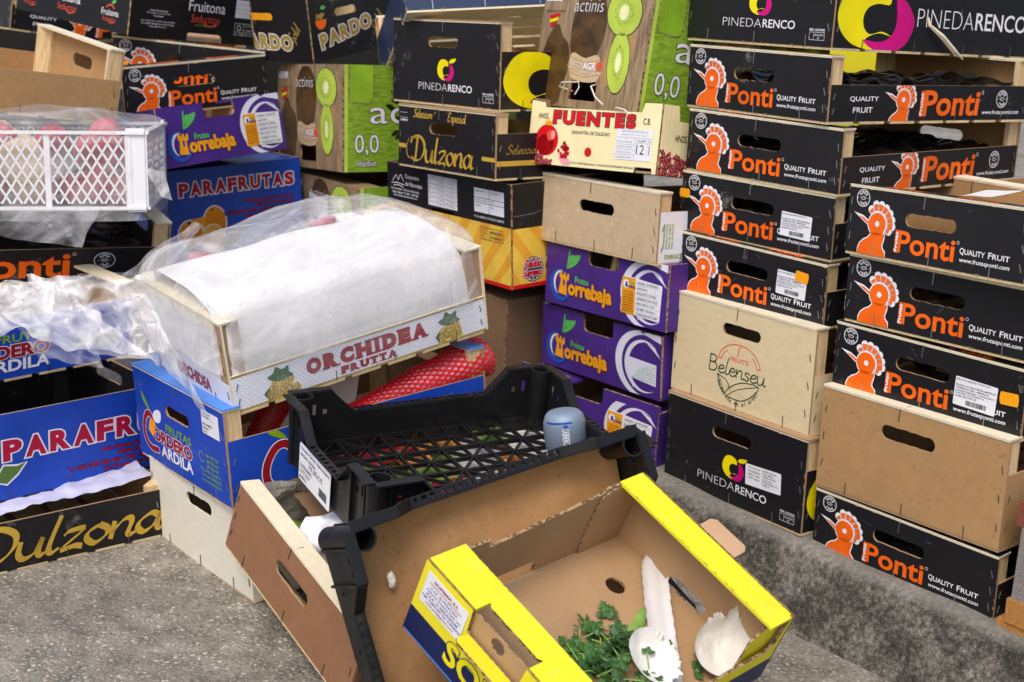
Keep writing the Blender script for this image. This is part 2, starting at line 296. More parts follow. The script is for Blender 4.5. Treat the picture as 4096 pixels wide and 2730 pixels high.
SCRIPT = {
 'D': (1.15, [[(.35, 1.95), (.28, 1.1), (.2, .05)], [(-.35, 1.35), (-.1, 1.85), (.5, 1.95), (1.0, 1.5), (1.05, .8), (.75, .2), (.25, 0), (-.2, .2)]]),
 'S': (.95, [[(.95, 1.65), (.65, 2), (.3, 1.75), (.4, 1.25), (.75, .8), (.7, .2), (.3, 0), (-.05, .25)]]), 'E': (.95, [[(.9, 1.7), (.55, 2), (.2, 1.65), (.35, 1.2), (.6, 1.1)], [(.5, 1.1), (.12, .8), (.1, .3), (.45, 0), (.9, .3)]]),
 'B': (1.0, [[(.12, 2), (.1, 0)], [(.1, 1.95), (.6, 1.95), (.78, 1.55), (.55, 1.12), (.12, 1.05)], [(.12, 1.05), (.7, 1.02), (.88, .5), (.62, .05), (.1, 0)]]), 'C': (1.0, [[(.75, 1.5), (.8, 1.85), (.5, 1.9), (.15, 1.3), (.05, .5), (.3, 0), (.75, .2), (1, .6)]]),
 'G': (1.0, [[(.9, 1.6), (.6, 2), (.2, 1.5), (.1, .7), (.4, .1), (.8, .4), (.85, .9)], [(.85, .9), (.7, -.4), (.3, -.6)]]),
 'a': (.85, [[(.72, .8), (.45, 1), (.14, .7), (.1, .3), (.32, 0), (.6, .25), (.76, .9)], [(.8, 1), (.74, .3), (.84, .02), (1.0, .15)]]), 'b': (.8, [[(.12, 2), (.1, .1)], [(.1, .6), (.4, 1), (.68, .7), (.62, .2), (.35, 0), (.1, .15)]]),
 'c': (.68, [[(.64, .8), (.4, 1), (.12, .65), (.14, .2), (.42, 0), (.7, .2)]]), 'd': (.85, [[(.72, .8), (.45, 1), (.14, .7), (.1, .3), (.32, 0), (.6, .25), (.76, .9)], [(.85, 2), (.76, .3), (.86, .02), (1.0, .15)]]),
 'e': (.72, [[(.12, .5), (.55, .58), (.64, .85), (.4, 1), (.12, .65), (.14, .2), (.42, 0), (.75, .22)]]), 'i': (.42, [[(.14, 1), (.1, .25), (.2, .02), (.42, .18)], [(.2, 1.45), (.21, 1.5)]]), 'l': (.45, [[(.3, 2), (.16, .8), (.14, .2), (.26, 0), (.46, .18)]]),
 'm': (1.2, [[(.08, 1), (.1, 0)], [(.1, .4), (.35, 1), (.52, .8), (.5, 0)], [(.5, .4), (.8, 1), (.98, .7), (.95, .15), (1.15, .12)]]), 'n': (.85, [[(.1, 1), (.1, 0)], [(.1, .35), (.36, .92), (.6, 1), (.68, .7), (.64, .2), (.74, .02), (.92, .15)]]),
 'o': (.8, [[(.42, 1), (.12, .7), (.12, .3), (.4, 0), (.7, .3), (.7, .7), (.42, 1)]]), 'p': (.8, [[(.16, 1), (.0, -.8)], [(.1, .5), (.36, 1), (.66, .75), (.6, .2), (.32, 0), (.1, .2)]]), 'r': (.6, [[(.1, 1), (.1, 0)], [(.1, .5), (.3, .92), (.55, .95)]]),
 's': (.65, [[(.6, .85), (.38, 1), (.15, .8), (.34, .55), (.58, .3), (.38, 0), (.06, .12)]]), 'u': (.88, [[(.08, 1), (.1, .3), (.3, 0), (.6, .25), (.74, 1)], [(.74, 1), (.7, .25), (.8, .02), (.96, .15)]]), 'v': (.7, [[(.05, .95), (.28, 0), (.6, 1)]]), 'z': (.75, [[(.08, .8), (.25, 1), (.68, .95), (.1, .08), (.5, .1), (.75, 0)]]), ' ': (.6, []),
 'f': (.5, [[(.6, 1.9), (.35, 1.9), (.2, 1), (.05, -.6)], [(.0, 1), (.5, 1)]]), 't': (.5, [[(.3, 1.6), (.16, .3), (.28, .02), (.5, .15)], [(.0, 1.05), (.5, 1.05)]])}
class Art:
    def __init__(s): s.it = []; s.A = (1, 0, 0, 0, 1, 0)
    def P(s, p): a = s.A; return (a[0]*p[0]+a[1]*p[1]+a[2], a[3]*p[0]+a[4]*p[1]+a[5])
    def raw(s, mat, polys, ly=1): s.it.append((mat, ly, [[s.P(p) for p in q] for q in polys]))
    def poly(s, mat, pts, ly=1, sm=0):
        if sm: pts = [tuple(p) for p in smooth_path(pts, sm, True)]
        tr = tessellate_polygon([[Vector((p[0], p[1], 0)) for p in pts]]); s.raw(mat, [[pts[i] for i in t_] for t_ in tr], ly)
    def outl(s, mat, pts, d, ly=1, sm=0):
        if sm: pts = [tuple(p) for p in smooth_path(pts, sm, True)]
        n = len(pts); ar = sum(pts[i][0]*pts[(i+1) % n][1]-pts[(i+1) % n][0]*pts[i][1] for i in range(n)); k = 1 if ar > 0 else -1; out = []
        for i in range(n):
            a, c = Vector(pts[i-1]), Vector(pts[(i+1) % n]); t_ = (c-a).normalized(); out.append((pts[i][0]+t_.y*d*k, pts[i][1]-t_.x*d*k))
        s.poly(mat, out, ly)
    def ell(s, mat, x, y, rx, ry=None, ly=1, n=28, a0=0): ry = ry or rx; s.raw(mat, [[(x+rx*math.cos(2*math.pi*i/n+a0), y+ry*math.sin(2*math.pi*i/n+a0)) for i in range(n)]], ly)
    def ring(s, mat, x, y, rx, ry, wd, ly=1, a0=0, a1=360, n=40):
        q = []
        for i in range(n):
            a, b_ = R(a0+(a1-a0)*i/n), R(a0+(a1-a0)*(i+1)/n)
            q.append([(x+rx*math.cos(a), y+ry*math.sin(a)), (x+rx*math.cos(b_), y+ry*math.sin(b_)), (x+(rx-wd)*math.cos(b_), y+(ry-wd)*math.sin(b_)), (x+(rx-wd)*math.cos(a), y+(ry-wd)*math.sin(a))])
        s.raw(mat, q, ly)
    def rect(s, mat, x0, y0, x1, y1, ly=1): s.raw(mat, [[(x0, y0), (x1, y0), (x1, y1), (x0, y1)]], ly)
    def text(s, mat, txt, x0, y0, x1, y1, bold=0, shear=0, ly=2, rot=0, out=None):
        """words fitted to a rectangle; rot=90 reads upwards; out=(ink, mm) is an outline"""
        ps, (a, b_, c, d) = glyphs(txt, bold, shear); sx, sy = (x1-x0, y1-y0) if not rot else (y1-y0, x1-x0)
        kx, ky = sx/(c-a), sy/(d-b_)
        def tr(p):
            u, v_ = (p[0]-a)*kx, (p[1]-b_)*ky
            return (x0+u, y0+v_) if not rot else ((x1-v_, y0+u) if rot > 0 else (x0+v_, y1-u))
        if out:
            po, _ = glyphs(txt, bold+out[1]/(.5*(kx+ky)), shear); s.raw(out[0], [[tr(p) for p in q] for q in po], ly-1)
        s.raw(mat, [[tr(p) for p in q] for q in ps], ly)
    def word(s, mat, txt, x0, y0, x1, y1, bold=.03, gap=.05, ly=4, out=None):
        ws = [glyphs(c, bold, 0)[1] for c in txt]; wd = [q[2]-q[0]+gap for q in ws]; k = (x1-x0)/sum(wd); cx = x0
        for c, q in zip(txt, wd): s.text(mat, c, cx+gap*k/2, y0, cx+(q-gap/2)*k, y1, bold, 0, ly, 0, out); cx += q*k
    def stroke(s, mat, pts, wd, ly=2, nib=None, closed=False, n=6, cap=True):
        P = smooth_path(pts, n, closed); N = len(P); Lf = []; Rt = []
        for i in range(N):
            a = P[i-1] if (i > 0 or closed) else P[0]; c = P[(i+1) % N] if (i < N-1 or closed) else P[-1]
            t_ = c-a; t_ = t_.normalized() if t_.length > 1e-9 else Vector((1, 0)); h = wd/2
            if nib is not None: h *= .22+.78*abs(math.sin(math.atan2(t_.y, t_.x)-nib))
            nn = Vector((-t_.y, t_.x)); Lf.append(P[i]+nn*h); Rt.append(P[i]-nn*h)
        M_ = N if closed else N-1
        s.raw(mat, [[tuple(Lf[i]), tuple(Rt[i]), tuple(Rt[(i+1) % N]), tuple(Lf[(i+1) % N])] for i in range(M_)], ly)
        if cap and nib is None and not closed:
            for p in (P[0], P[-1]): s.ell(mat, p.x, p.y, wd/2, ly=ly, n=10)
    def script(s, mat, txt, x, y, xh, wd, kx=1., sh=.15, nib=None, ly=2, gap=0.):
        cx = 0
        for ch in txt:
            adv, st = SCRIPT[ch]
            for q in st: s.stroke(mat, [(x+xh*(kx*(cx+p[0])+sh*p[1]), y+xh*p[1]) for p in q], wd, ly, nib)
            cx += adv+gap
        return x+xh*kx*cx
    def arc(s, mat, txt, x, y, r, a0, a1, h, bold=.02, ly=2, flip=False):
        n = len(txt)
        for i, ch in enumerate(txt):
            if ch == ' ': continue
            a = R(a0+(a1-a0)*(i+.5)/n); ps, (p0, q0, p1, q1) = glyphs(ch, bold, 0); k = h/.72; cx = (p0+p1)/2
            t_ = (a-math.pi/2) if not flip else (a+math.pi/2); ct, st = math.cos(t_), math.sin(t_); o = -.36
            s.raw(mat, [[(x+r*math.cos(a)+((p[0]-cx)*ct-(p[1]+o)*st)*k, y+r*math.sin(a)+((p[0]-cx)*st+(p[1]+o)*ct)*k) for p in q] for q in ps], ly)
    def put(s, g, fr, clip=None):
        O, U, V = (Vector(q) for q in fr); N = U.cross(V)
        for mat, ly, ps in s.it:
            z = N*(.12+.14*ly)
            vs, fs = [], []
            for q in ps:
                if clip:
                    for ax, sg, lim in ((0, 1, clip[0]), (0, -1, -clip[2]), (1, 1, clip[1]), (1, -1, -clip[3])):
                        o = []
                        for i in range(len(q)):
                            a, c = q[i-1], q[i]; da, dc = a[ax]*sg-lim, c[ax]*sg-lim
                            if (da >= 0) != (dc >= 0):
                                k = da/(da-dc); o.append((a[0]+(c[0]-a[0])*k, a[1]+(c[1]-a[1])*k))
                            if dc >= 0: o.append(c)
                        q = o
                        if not q: break
                if len(q) < 3: continue
                ar = sum(q[i-1][0]*q[i][1]-q[i][0]*q[i-1][1] for i in range(len(q)))
                if abs(ar) < 1e-4: continue
                if ar < 0: q = q[::-1]
                fs.append(list(range(len(vs), len(vs)+len(q)))); vs += [O+U*p[0]+V*p[1]+z for p in q]
            if fs: g.add(vs, fs, mat)

# ------------------------------------------------------------------ artwork
def since(a, x, y, r, k=1.):
    a.ring('white_ink', x, y, r*k, r, r*.09); a.arc('white_ink', 'SINCE', x, y, r*.66, 150, 30, r*.36, .025); a.arc('white_ink', '1960', x, y, r*.66, 218, 322, r*.36, .025, flip=True)
    a.poly('white_ink', [(x-r*.42, y), (x, y+r*.2), (x+r*.42, y), (x, y-r*.2)], 2, 4); a.poly('black_print', [(x-r*.34, y), (x, y+r*.12), (x+r*.34, y), (x, y-r*.12)], 3, 4)
    for k_ in (-.8, .8): a.ell('white_ink', x+r*k_*.93, y, r*.06, ly=2, n=8)
def bird(a, dx, dy, kx=1., k=1.):
    A0 = a.A; a.A = (k*kx, 0, dx, 0, k, dy)      # local origin at the eye
    body = [(-11, -12), (-10, -15), (-14, -20), (-22, -24), (-27.5, -29), (-30.5, -36), (-31.5, -44), (19.5, -44), (17.5, -36), (13, -32), (11.5, -28), (14, -18), (16, -12)]
    for i, ang in enumerate((124, 101, 80, 59, 38, 18, -1, -19)):
        t_ = R(ang); c, s_ = math.cos(t_), math.sin(t_); r1 = 26.5 if 0 < i < 7 else 22.5; h1, h0 = 5.6, 3.6
        a.ell('white_ink', c*r1, s_*r1, 5.7, ly=1, n=18); a.poly('white_ink', [(c*14-s_*h0, s_*14+c*h0), (c*14+s_*h0, s_*14-c*h0), (c*r1+s_*h1, s_*r1-c*h1), (c*r1-s_*h1, s_*r1+c*h1)], 1)
        a.poly('orange_ink', [(c*18.4-s_*2.3, s_*18.4+c*2.3), (c*18.4+s_*2.3, s_*18.4-c*2.3), (c*(r1+.6)+s_*3.7, s_*(r1+.6)-c*3.7), (c*(r1+.6)-s_*3.7, s_*(r1+.6)+c*3.7)], 3)
    a.ell('white_ink', 0, 0, 17.2, ly=2); a.outl('white_ink', body, 1.7, 2)
    a.poly('white_ink', [(-44, 12.5), (-27, 9.6), (-14, 3), (-15.5, -4)], 2); a.poly('orange_ink', [(-35, 8.2), (-25, 6.6), (-15.6, 1.2), (-16.6, -1.6)], 3)
    a.ell('orange_ink', 0, 0, 15.4, ly=4); a.poly('orange_ink', body, 4); a.ell('white_ink', .3, .3, 3.9, ly=5, n=16); a.A = A0
def ponti_end(a, w, h, sticker=None):
    since(a, 25.5, 75.5, 12); bird(a, 55, 43)
    a.text('orange_ink', 'Ponti', 93, 10, 190, 40, .02); a.rect('orange_ink', 89, 9.6, 95.5, 40, 2); a.text('white_ink', 'Frutas', 88.6, 11, 94.2, 37.5, .03, rot=90, ly=3)
    a.ring('white_ink', 194, 36.5, 2.2, 2.2, .5); a.text('white_ink', 'Q', 198, 21.5, 205, 31, .012); a.text('white_ink', 'UALITY', 205.7, 22.8, 238, 29.8, .012); a.text('white_ink', 'F', 243, 22.8, 248.5, 31, .012); a.text('white_ink', 'RUIT', 249.5, 22.8, 276, 29.8, .012)
    a.text('white_ink', 'www.frutasponti.com', 199, 11, 277, 18.5, .012, .15)
def ponti_side(a, kx=1.):
    A0 = a.A; a.A = (kx, 0, 0, 0, 1, 0)
    a.text('white_ink', 'QUALITY', 40, 28, 100, 36, .012); a.text('white_ink', 'FRUIT', 48, 12.5, 89, 20.5, .012)
    a.text('orange_ink', 'Ponti', 197, 6.5, 328, 45, .024, .06); a.rect('orange_ink', 191.5, 6, 199, 44, 2); a.text('white_ink', 'Frutas', 190.8, 8, 197.5, 41, .03, rot=90, ly=3); a.ring('white_ink', 333, 42, 2.8, 2.8, .6)
    since(a, 381, 32, 13.5); a.text('white_ink', 'www.frutasponti.com', 336, 7, 425, 15, .012, .15); a.A = A0; bird(a, 153*kx, 31, kx, .93)
def pineda_logo(a, x, y, k, ky=None):
    ky = ky or k; f = lambda q: [(x+(p[0]-780)*.221*k, y+(1005-p[1])*.142*ky) for p in q]
    a.poly('yellow_ink', f([(914, 826), (918, 800), (905, 768), (880, 750), (845, 744), (810, 765), (787, 815), (778, 875), (790, 935), (825, 982), (880, 1000), (856, 968), (866, 948), (895, 934), (926, 944), (900, 928), (868, 940), (850, 915), (847, 872), (860, 838), (885, 824)]), 1, 4)
    a.poly('magenta_ink', f([(934, 806), (958, 806), (976, 838), (989, 885), (980, 945), (955, 990), (918, 1005), (874, 992), (852, 962), (888, 968), (918, 955), (936, 915), (938, 860)]), 2, 4)
    a.poly('yellow_ink', f([(925, 780), (940, 748), (970, 734), (1010, 729), (1000, 760), (975, 783), (945, 786)]), 1, 4)
def pineda_end(a, w, h):
    pineda_logo(a, 130, 40, 1.); a.text('white_ink', 'PINEDA', 77, 22.5, 158, 35, -.022); a.text('white_ink', 'RENCO', 161, 22.5, 226, 35, .01)
    a.text('white_ink', 'ENV. ALONSO', 255, 22, 284, 25.5, .02)
    for q in ((255, 9, 284, 9.5), (255, 20, 284, 20.5), (255, 9, 255.5, 20.5), (283.5, 9, 284, 20.5), (263, 9, 263.4, 20)): a.rect('white_ink', *q)
    a.text('white_ink', 'ES-06-0012', 265, 15, 282, 18); a.text('white_ink', 'HT', 271, 10.5, 275, 13.5)
def pineda_side(a, *_):
    pineda_logo(a, 6, -3, 3.75, 2.7); a.text('white_ink', 'PINEDA', 186, 37, 325, 64, -.022); a.text('white_ink', 'RENCO', 330, 37, 465, 64, .01)
def torre(a, w, h, variant=0):
    a.ell('dark_blue_ink', 42, 36, 30, 30, 1); a.ell('deep_blue_ink', 41, 36, 29, 28.5, 2); a.ell('purple_card', 45, 39, 22.5, 24, 3)
    a.ell('lilac_ink', 40, 39, 18, 21, 4); a.ell('purple_card', 46, 37, 19, 22, 5)
    tw = [(36, 21), (58, 19), (56, 43), (62, 46), (62, 57), (57.5, 56), (57.5, 52), (53, 52), (53, 57), (48, 57.5), (48, 53), (43.5, 53.5), (43.5, 58.5), (37, 59), (37.5, 48), (41, 45)]
    a.poly('amber_ink', tw, 6); a.rect('purple_card', 47, 35, 51.5, 45, 7)
    a.poly('leaf_ink', [(57, 67), (70, 70), (83, 80), (89, 92), (75, 90), (63, 88)], 3, 4); a.stroke('leaf_ink', [(56, 66), (58, 78), (61, 97)], 3.5, 3); a.stroke('purple_card', [(59, 70), (68, 80)], .9, 4, cap=False)
    a.text('leaf_ink', 'Frutas', 77, 44, 112, 55, .03); a.text('amber_ink', 'orrebaja', 61, 13, 172, 48, .045, out=('dark_red_edge_ink', .7), ly=8)
    cx, cy = 252, 52
    a.ell('lilac_ink', cx, cy, 61, 56, 1, 44); a.ell('purple_card', cx+13, cy-1, 58, 52, 2, 44); a.ell('lilac_ink', cx+8, cy-2, 46, 44, 3, 40); a.ell('purple_card', cx+14, cy-2, 42, 41, 4, 40)
    a.poly('purple_card', [(243, 112), (256, 104), (268, 112)], 6); a.poly('lilac_ink', [(262, 93), (299, 70), (285, 86)], 6); a.poly('lilac_ink', [(258, 104), (299, 95), (299, 112), (275, 112)], 5)
    if variant == 1:
        a.poly('lilac_ink', [(226, 60), (290, 58), (290, 22), (232, 26), (238, 8), (222, 30), (219, 46)], 6)
        for i, s_ in enumerate(('Frutas Torrebaja', 'Ctra. Ex-209 Km 27,5', '06186 Guadiana', 'Badajoz (España)', 'www.frutastorrebaja.es', 'administración@frutastorrebaja.es')): a.text('leaf_ink', s_, 288-(28+5.5*i if i else 26), 50-i*4.8, 288, 53-i*4.8, .01, ly=7)
    else: a.poly('lilac_ink', [(226, 60), (262, 58), (240, 26), (238, 8), (222, 30), (219, 46)], 5)
def label_art(lines, x0, y0, x1, y1, ink='label_dark_ink', bars=True):
    a = Art(); n = len(lines); hh = (y1-y0-2)/(n+ (3 if bars else 0))
    for i, s_ in enumerate(lines):
        if s_: a.text(ink, s_, x0+2, y1-1.2-hh*(i+.78), x0+2+(x1-x0-4)*min(1, len(s_)/26), y1-1.2-hh*(i+.1), .01, ly=1)
    if bars:
        rnd = random.Random(len(lines)); x = x0+(x1-x0)*.3
        while x < x0+(x1-x0)*.78: wd = rnd.choice((.4, .6, 1.)); a.rect(ink, x, y0+hh*.9, x+wd, y0+hh*2.7); x += wd+rnd.choice((.4, .7))
    return a
def sticker(parent, name, fr, quad, mat, art=None, lift=.9, label=None):
    g = G(); O, U, V = (Vector(q) for q in fr); N = U.cross(V); O = O+N*lift
    pts = [tuple(p) for p in quad]
    g.plate((O, U, V), pts, [], .25, mat, mat, mat)
    if art: art.put(g, (O, U, V))
    o = g.obj(name, parent)
    if label: o['label'] = label
    return o
def tagpts(x, y, w, h, r=0, kink=1.5):
    q = [(-w/2, -h/2+kink), (-w/2+kink, -h/2), (w/2-kink, -h/2), (w/2, -h/2+kink), (w/2+kink*.6, 0), (w/2, h/2-kink), (w/2-kink, h/2), (-w/2+kink, h/2), (-w/2, h/2-kink), (-w/2-kink*.6, 0)]
    c, s_ = math.cos(R(r)), math.sin(R(r)); return [(x+p[0]*c-p[1]*s_, y+p[0]*s_+p[1]*c) for p in q]
def rrect(x0, y0, x1, y1, r=2.5, rot=0):
    q = []
    for cx, cy, a0 in ((x1-r, y1-r, 0), (x0+r, y1-r, 90), (x0+r, y0+r, 180), (x1-r, y0+r, 270)): q += [(cx+r*math.cos(R(a0+k*30)), cy+r*math.sin(R(a0+k*30))) for k in range(4)]
    if rot:
        cx, cy, c, s_ = (x0+x1)/2, (y0+y1)/2, math.cos(R(rot)), math.sin(R(rot)); q = [(cx+(p[0]-cx)*c-(p[1]-cy)*s_, cy+(p[0]-cx)*s_+(p[1]-cy)*c) for p in q]
    return q
def slot(x0, x1, y0, y1, seed=0):
    r = (y1-y0)/2; rnd = random.Random(seed); q = []
    for cx, a0 in ((x1-r, -90), (x0+r, 90)):
        q += [(cx+r*math.cos(R(a0+k*18)), (y0+y1)/2+r*math.sin(R(a0+k*18))) for k in range(11)]
        xa, xb, yy = (x1-r, x0+r, y1) if a0 < 0 else (x0+r, x1-r, y0)
        q += [(xa+(xb-xa)*k/9, yy+rnd.uniform(-.7, .7)) for k in range(1, 9)]
    return q
def staple(g, fr, x, y, ln, ang=90, mat='steel'):
    O, U, V = (Vector(q) for q in fr); N = U.cross(V); c, s_ = math.cos(R(ang)), math.sin(R(ang))
    a = O+U*(x-c*ln/2)+V*(y-s_*ln/2)+N*.9; b_ = O+U*(x+c*ln/2)+V*(y+s_*ln/2)+N*.9; g.bar(a, b_, 1.0, .8, mat, up=N)

# ------------------------------------------------------------------ crates and cartons
BX = {}
POS = {
'E1':(257,2398,742,-52.35,-3.25,-2.96,298,500,145,96),'E2':(258,2341,644,-54.89,-2.19,-2.95,300,450,93,52),'E3':(261,2306,549,-49.93,-1.71,-2.18,300,450,93,52),
'E4':(259,2307,452,-49.40,-1.20,-2.17,300,450,93,52),'E5':(260,2290,358,-51.14,-1.03,-1.84,300,450,93,52),'E6':(259,2257,201,-53.65,-1.76,-2.78,298,400,159,88),
'E7':(257,2235,56,-53.01,-0.77,-2.37,298,400,145,96),'F1':(458,2015,494,-56.16,-4.07,-4.50,300,450,93,52),'F2':(466,2008,398,-48.69,-2.17,-2.44,300,450,93,52),
'F3':(461,2012,299,-49.00,0.01,-1.64,300,450,93,52),'F4':(450,1996,150,-49.92,-0.64,-2.00,301,400,151,101),'F5':(454,1992,53,-49.15,1.40,-1.03,300,450,93,52),
'D1':(13,2591,600,-56.54,-9.79,-4.25,299,399,205,100),'D2':(11,2502,511,-48.76,-8.99,-5.57,300,400,110,100),'D3':(38,2490,385,-52.73,-3.19,-3.63,299,400,112,81),
'D4a':(54,2473,276,-51.43,-2.64,-3.78,300,400,108,100),'D4b':(55,2487,160,-51.11,0.28,-2.97,300,400,108,100),'D4c':(17,2448,63,-41.78,-0.45,0.62,300,400,95,100),
'C2':(-238,2709,581,-48.33,-2.04,-3.73,298,400,145,96),'C3':(-222,2674,469,-52.95,-1.71,-4.46,300,400,108,74),'C4':(-241,2748,277,-52.37,1.16,-3.45,388,300,181,100),
'C1':(-506,3057,387,-56.57,-2.59,-6.55,299,399,205,100),'C0':(-418,2968,608,52.75,-3.41,-6.61,235,170,150,100),'A2':(-777,2922,651,55.24,4.03,6.62,396,349,98,100),
'A3':(-826,2960,554,15.15,-0.14,5.32,300,440,93,52),'A4':(-750,2785,513,36.92,-0.72,-3.19,300,450,93,52),'A5':(-628,2592,453,53.69,-13.62,-1.17,300,400,108,100),
'A6':(-663,2766,214,38.02,-3.32,-1.58,291,400,200,100),'A7':(-1040,2250,610,39.61,2.41,8.75,450,316,124,71),'A8':(-982,2232,435,8,-6,-1,399,303,140,100),
'A9':(-1013,2174,328,32.83,6.68,3.96,499,300,99,55),'A11':(-888,1991,212,45.65,0.05,0.39,400,300,121,94),'A12':(-824,1859,84,44.70,0.01,1.34,400,300,132,130),
'A13':(-826,1795,2,37.74,0.01,-0.16,400,300,80,73),'B3':(-528,2055,-5,-49.67,2.09,-1.96,294,400,128,90),'B2':(-551,2077,120,-52.08,3.40,-3.23,298,430,140,94),
'B1':(-536,2086,266,-53.47,8.69,0.13,282,418,130,53),'B4':(-376,1831,89,-51.57,-6.76,14.48,336,400,102,60),'P1':(-298,1876,197,-60.5,-0.9,4.3,283,393,97,62),
'S':(-106,1464,172,-45.54,2.31,23.31,269,367,113,97),'P2':(-211,1548,240,-55.4,6.8,66,281,395,97,62),
'F0':(612,2330,440,-52,0,-2,300,400,120,78),'A1':(-1140,3300,617,35.5,-3,9,400,300,93,52),'C5':(-262,2765,62,-49,0,0,380,300,208,100),'C6':(575,2900,62,-12,0,0,150,200,632,100),'C2b':(-212,2640,745,12,-24,-4.5,300,400,120,80),'C1b':(-470,3010,180,-56,-1,-3,299,399,203,100)}
def crate(key, name, label, cat='crate', group=None, front='black_print', side=None, inner='fibre', edge='board_edge', plate=True, pmat=None, end_art=None, side_art=None, hd=None, stk=None, long=False, hs=None, post='post_wood', clipside=True, topart=None, slat='slat_wood', far=False, tall=0):
    x, y, z, yaw, tx, ty, w_, l_, h, s = POS[key]; M = pose(x, y, z, yaw, tx, ty)
    if long: w_, l_ = l_, w_; M = M @ LONG @ Matrix.Translation((-w_, 0, 0))
    side = side or front; root = empty(name, M, label, cat, group); rnd = random.Random(key); pt = 4 if plate else 0; he = h-pt
    # two tall ends with hand slots
    for e in (0, 1):
        g = G(); fr = ((0, 0, 0), (1, 0, 0), (0, 0, 1)) if e == 0 else ((w_, l_, 0), (-1, 0, 0), (0, 0, 1))
        holes = [slot(*hd, seed=len(label)+sum(map(ord, key)))] if hd else []
        g.plate(fr, [(0, 0), (w_, 0), (w_, he), (0, he)], holes, 3.2, front, inner, edge)
        if end_art and (e == 0): a = Art(); end_art(a, w_, h); a.put(g, fr, (0, 0, w_, he-.3))
        sm_ = 'steel' if front in ('black_print', 'blue_print', 'navy_print') else 'rust_steel'
        for k in range(3):
            staple(g, fr, 5+rnd.random()*3, he*(.25+.27*k), 11, 76+rnd.random()*12, sm_); staple(g, fr, w_-6-rnd.random()*3, he*(.2+.27*k), 11, 96+rnd.random()*16, sm_)
            staple(g, fr, w_*(.16+.33*k)+rnd.uniform(-5, 5), 8, 17, 89+rnd.random()*3, sm_)
        if plate: staple(g, fr, w_*.46+rnd.uniform(-8, 8), he-8, 18, 87, sm_)
        if front in ('black_print', 'blue_print', 'navy_print', 'grey_print') and e == 0:
            a = Art()
            for k in range(16):
                ed = rnd.randrange(4); u = rnd.random(); rr_ = rnd.uniform(.5, 1.7); ln = rnd.uniform(1, 6); cx, cy = ((u*w_, .3), (u*w_, he-.3), (.3, u*he), (w_-.3, u*he))[ed]
                a.poly('board_edge', [(cx+(ln if ed < 2 else rr_)*math.cos(q*1.05+rnd.uniform(-.2, .2))*rnd.uniform(.6, 1), cy+(rr_ if ed < 2 else ln)*math.sin(q*1.05)*rnd.uniform(.6, 1)) for q in range(6)], 6)
            for k in range(5):
                x_, y_ = rnd.uniform(10, w_-10), rnd.uniform(8, he-8); dx_, dy_ = rnd.gauss(0, 9), rnd.gauss(0, 4); a.stroke('label_grey_ink', [(x_, y_), (x_+dx_*.5, y_+dy_*.4+.6), (x_+dx_, y_+dy_)], rnd.uniform(.15, .4), 6, cap=False)
            a.put(g, fr, (0, 0, w_, he))
        g.obj('end_panel', root)
        if plate:
            g = G(); y0, y1 = (-1.2, 27) if e == 0 else (l_-27, l_+1.2)
            g.box(0, w_, y0, y1, h-2, h, pmat or 'pale_ply'); g.box(1, w_-1, y0+.4, y1, h-4, h-2.15, 'pale_ply')
            if topart and e == 0: a = Art(); topart(a, w_); a.put(g, ((0, 0, h), (1, 0, 0), (0, 1, 0)))
            if e == 0: g.bar((w_*.46, -1.6, h-1), (w_*.46, 13, h+.5), 1, .9, 'steel')
            g.obj('top_rail', root)
    for e in (0, 1):
        g = G(); fr = ((w_, 3.4, 0), (0, 1, 0), (0, 0, 1)) if e == 0 else ((0, l_-3.4, 0), (0, -1, 0), (0, 0, 1)); ll = l_-6.8
        g.plate(fr, [(0, 0), (ll, 0), (ll, s), (0, s)], [], 3, side, inner, edge)
        if side_art and e == 0: a = Art(); side_art(a); a.put(g, fr, (0, 0, ll, s-.3) if clipside else None)
        sm_ = 'steel' if side in ('black_print', 'blue_print') else 'rust_steel'
        for k in range(2): staple(g, fr, 7, s*(.28+.4*k), 10, 72, sm_); staple(g, fr, ll-8, s*(.28+.4*k), 10, 100, sm_)
        for k in range(4): staple(g, fr, ll*(.13+.245*k)+rnd.uniform(-3, 3), 7, 15, 86, 'rust_steel')
        g.obj('side_panel', root)
    for cx, cy, sx, sy in ((3.2, 3.4, 1, 1), (w_-3.2, 3.4, -1, 1), (3.2, l_-3.4, 1, -1), (w_-3.2, l_-3.4, -1, -1)):
        g = G(); p = 24; q = [(cx, cy), (cx+sx*p, cy), (cx+sx*p, cy+sy*6), (cx+sx*8, cy+sy*p), (cx, cy+sy*p)]
        if sx*sy < 0: q = q[::-1]
        n = 5; g.add([(a_, b_, -.5) for a_, b_ in q]+[(a_, b_, he-.4) for a_, b_ in q], [tuple(range(n))[::-1], tuple(range(n, 2*n))]+[(i, (i+1) % n, (i+1) % n+n, i+n) for i in range(n)], post)
        g.obj('corner_post', root)
    g = G(); nsl = 7; pitch = l_/nsl
    for k in range(nsl):
        o = rnd.uniform(-2, 2); g.box(1.2-(0 if k else 0), w_+rnd.uniform(0, 1.5), pitch*k+4+o if k else .8, pitch*(k+1)-9+o, -3.8, -.2, slat)
    for xx in (10, w_/2, w_-10): g.box(xx-9, xx+9, 3.5, l_-3.5, -.15, 2.5, slat)
    g.obj('floor_slats', root)
    for st in (stk or []): st(root, w_, l_, h)
    BX[key] = (root, M, w_, l_, h, s); return root
FR0 = ((0, 0, 0), (1, 0, 0), (0, 0, 1))
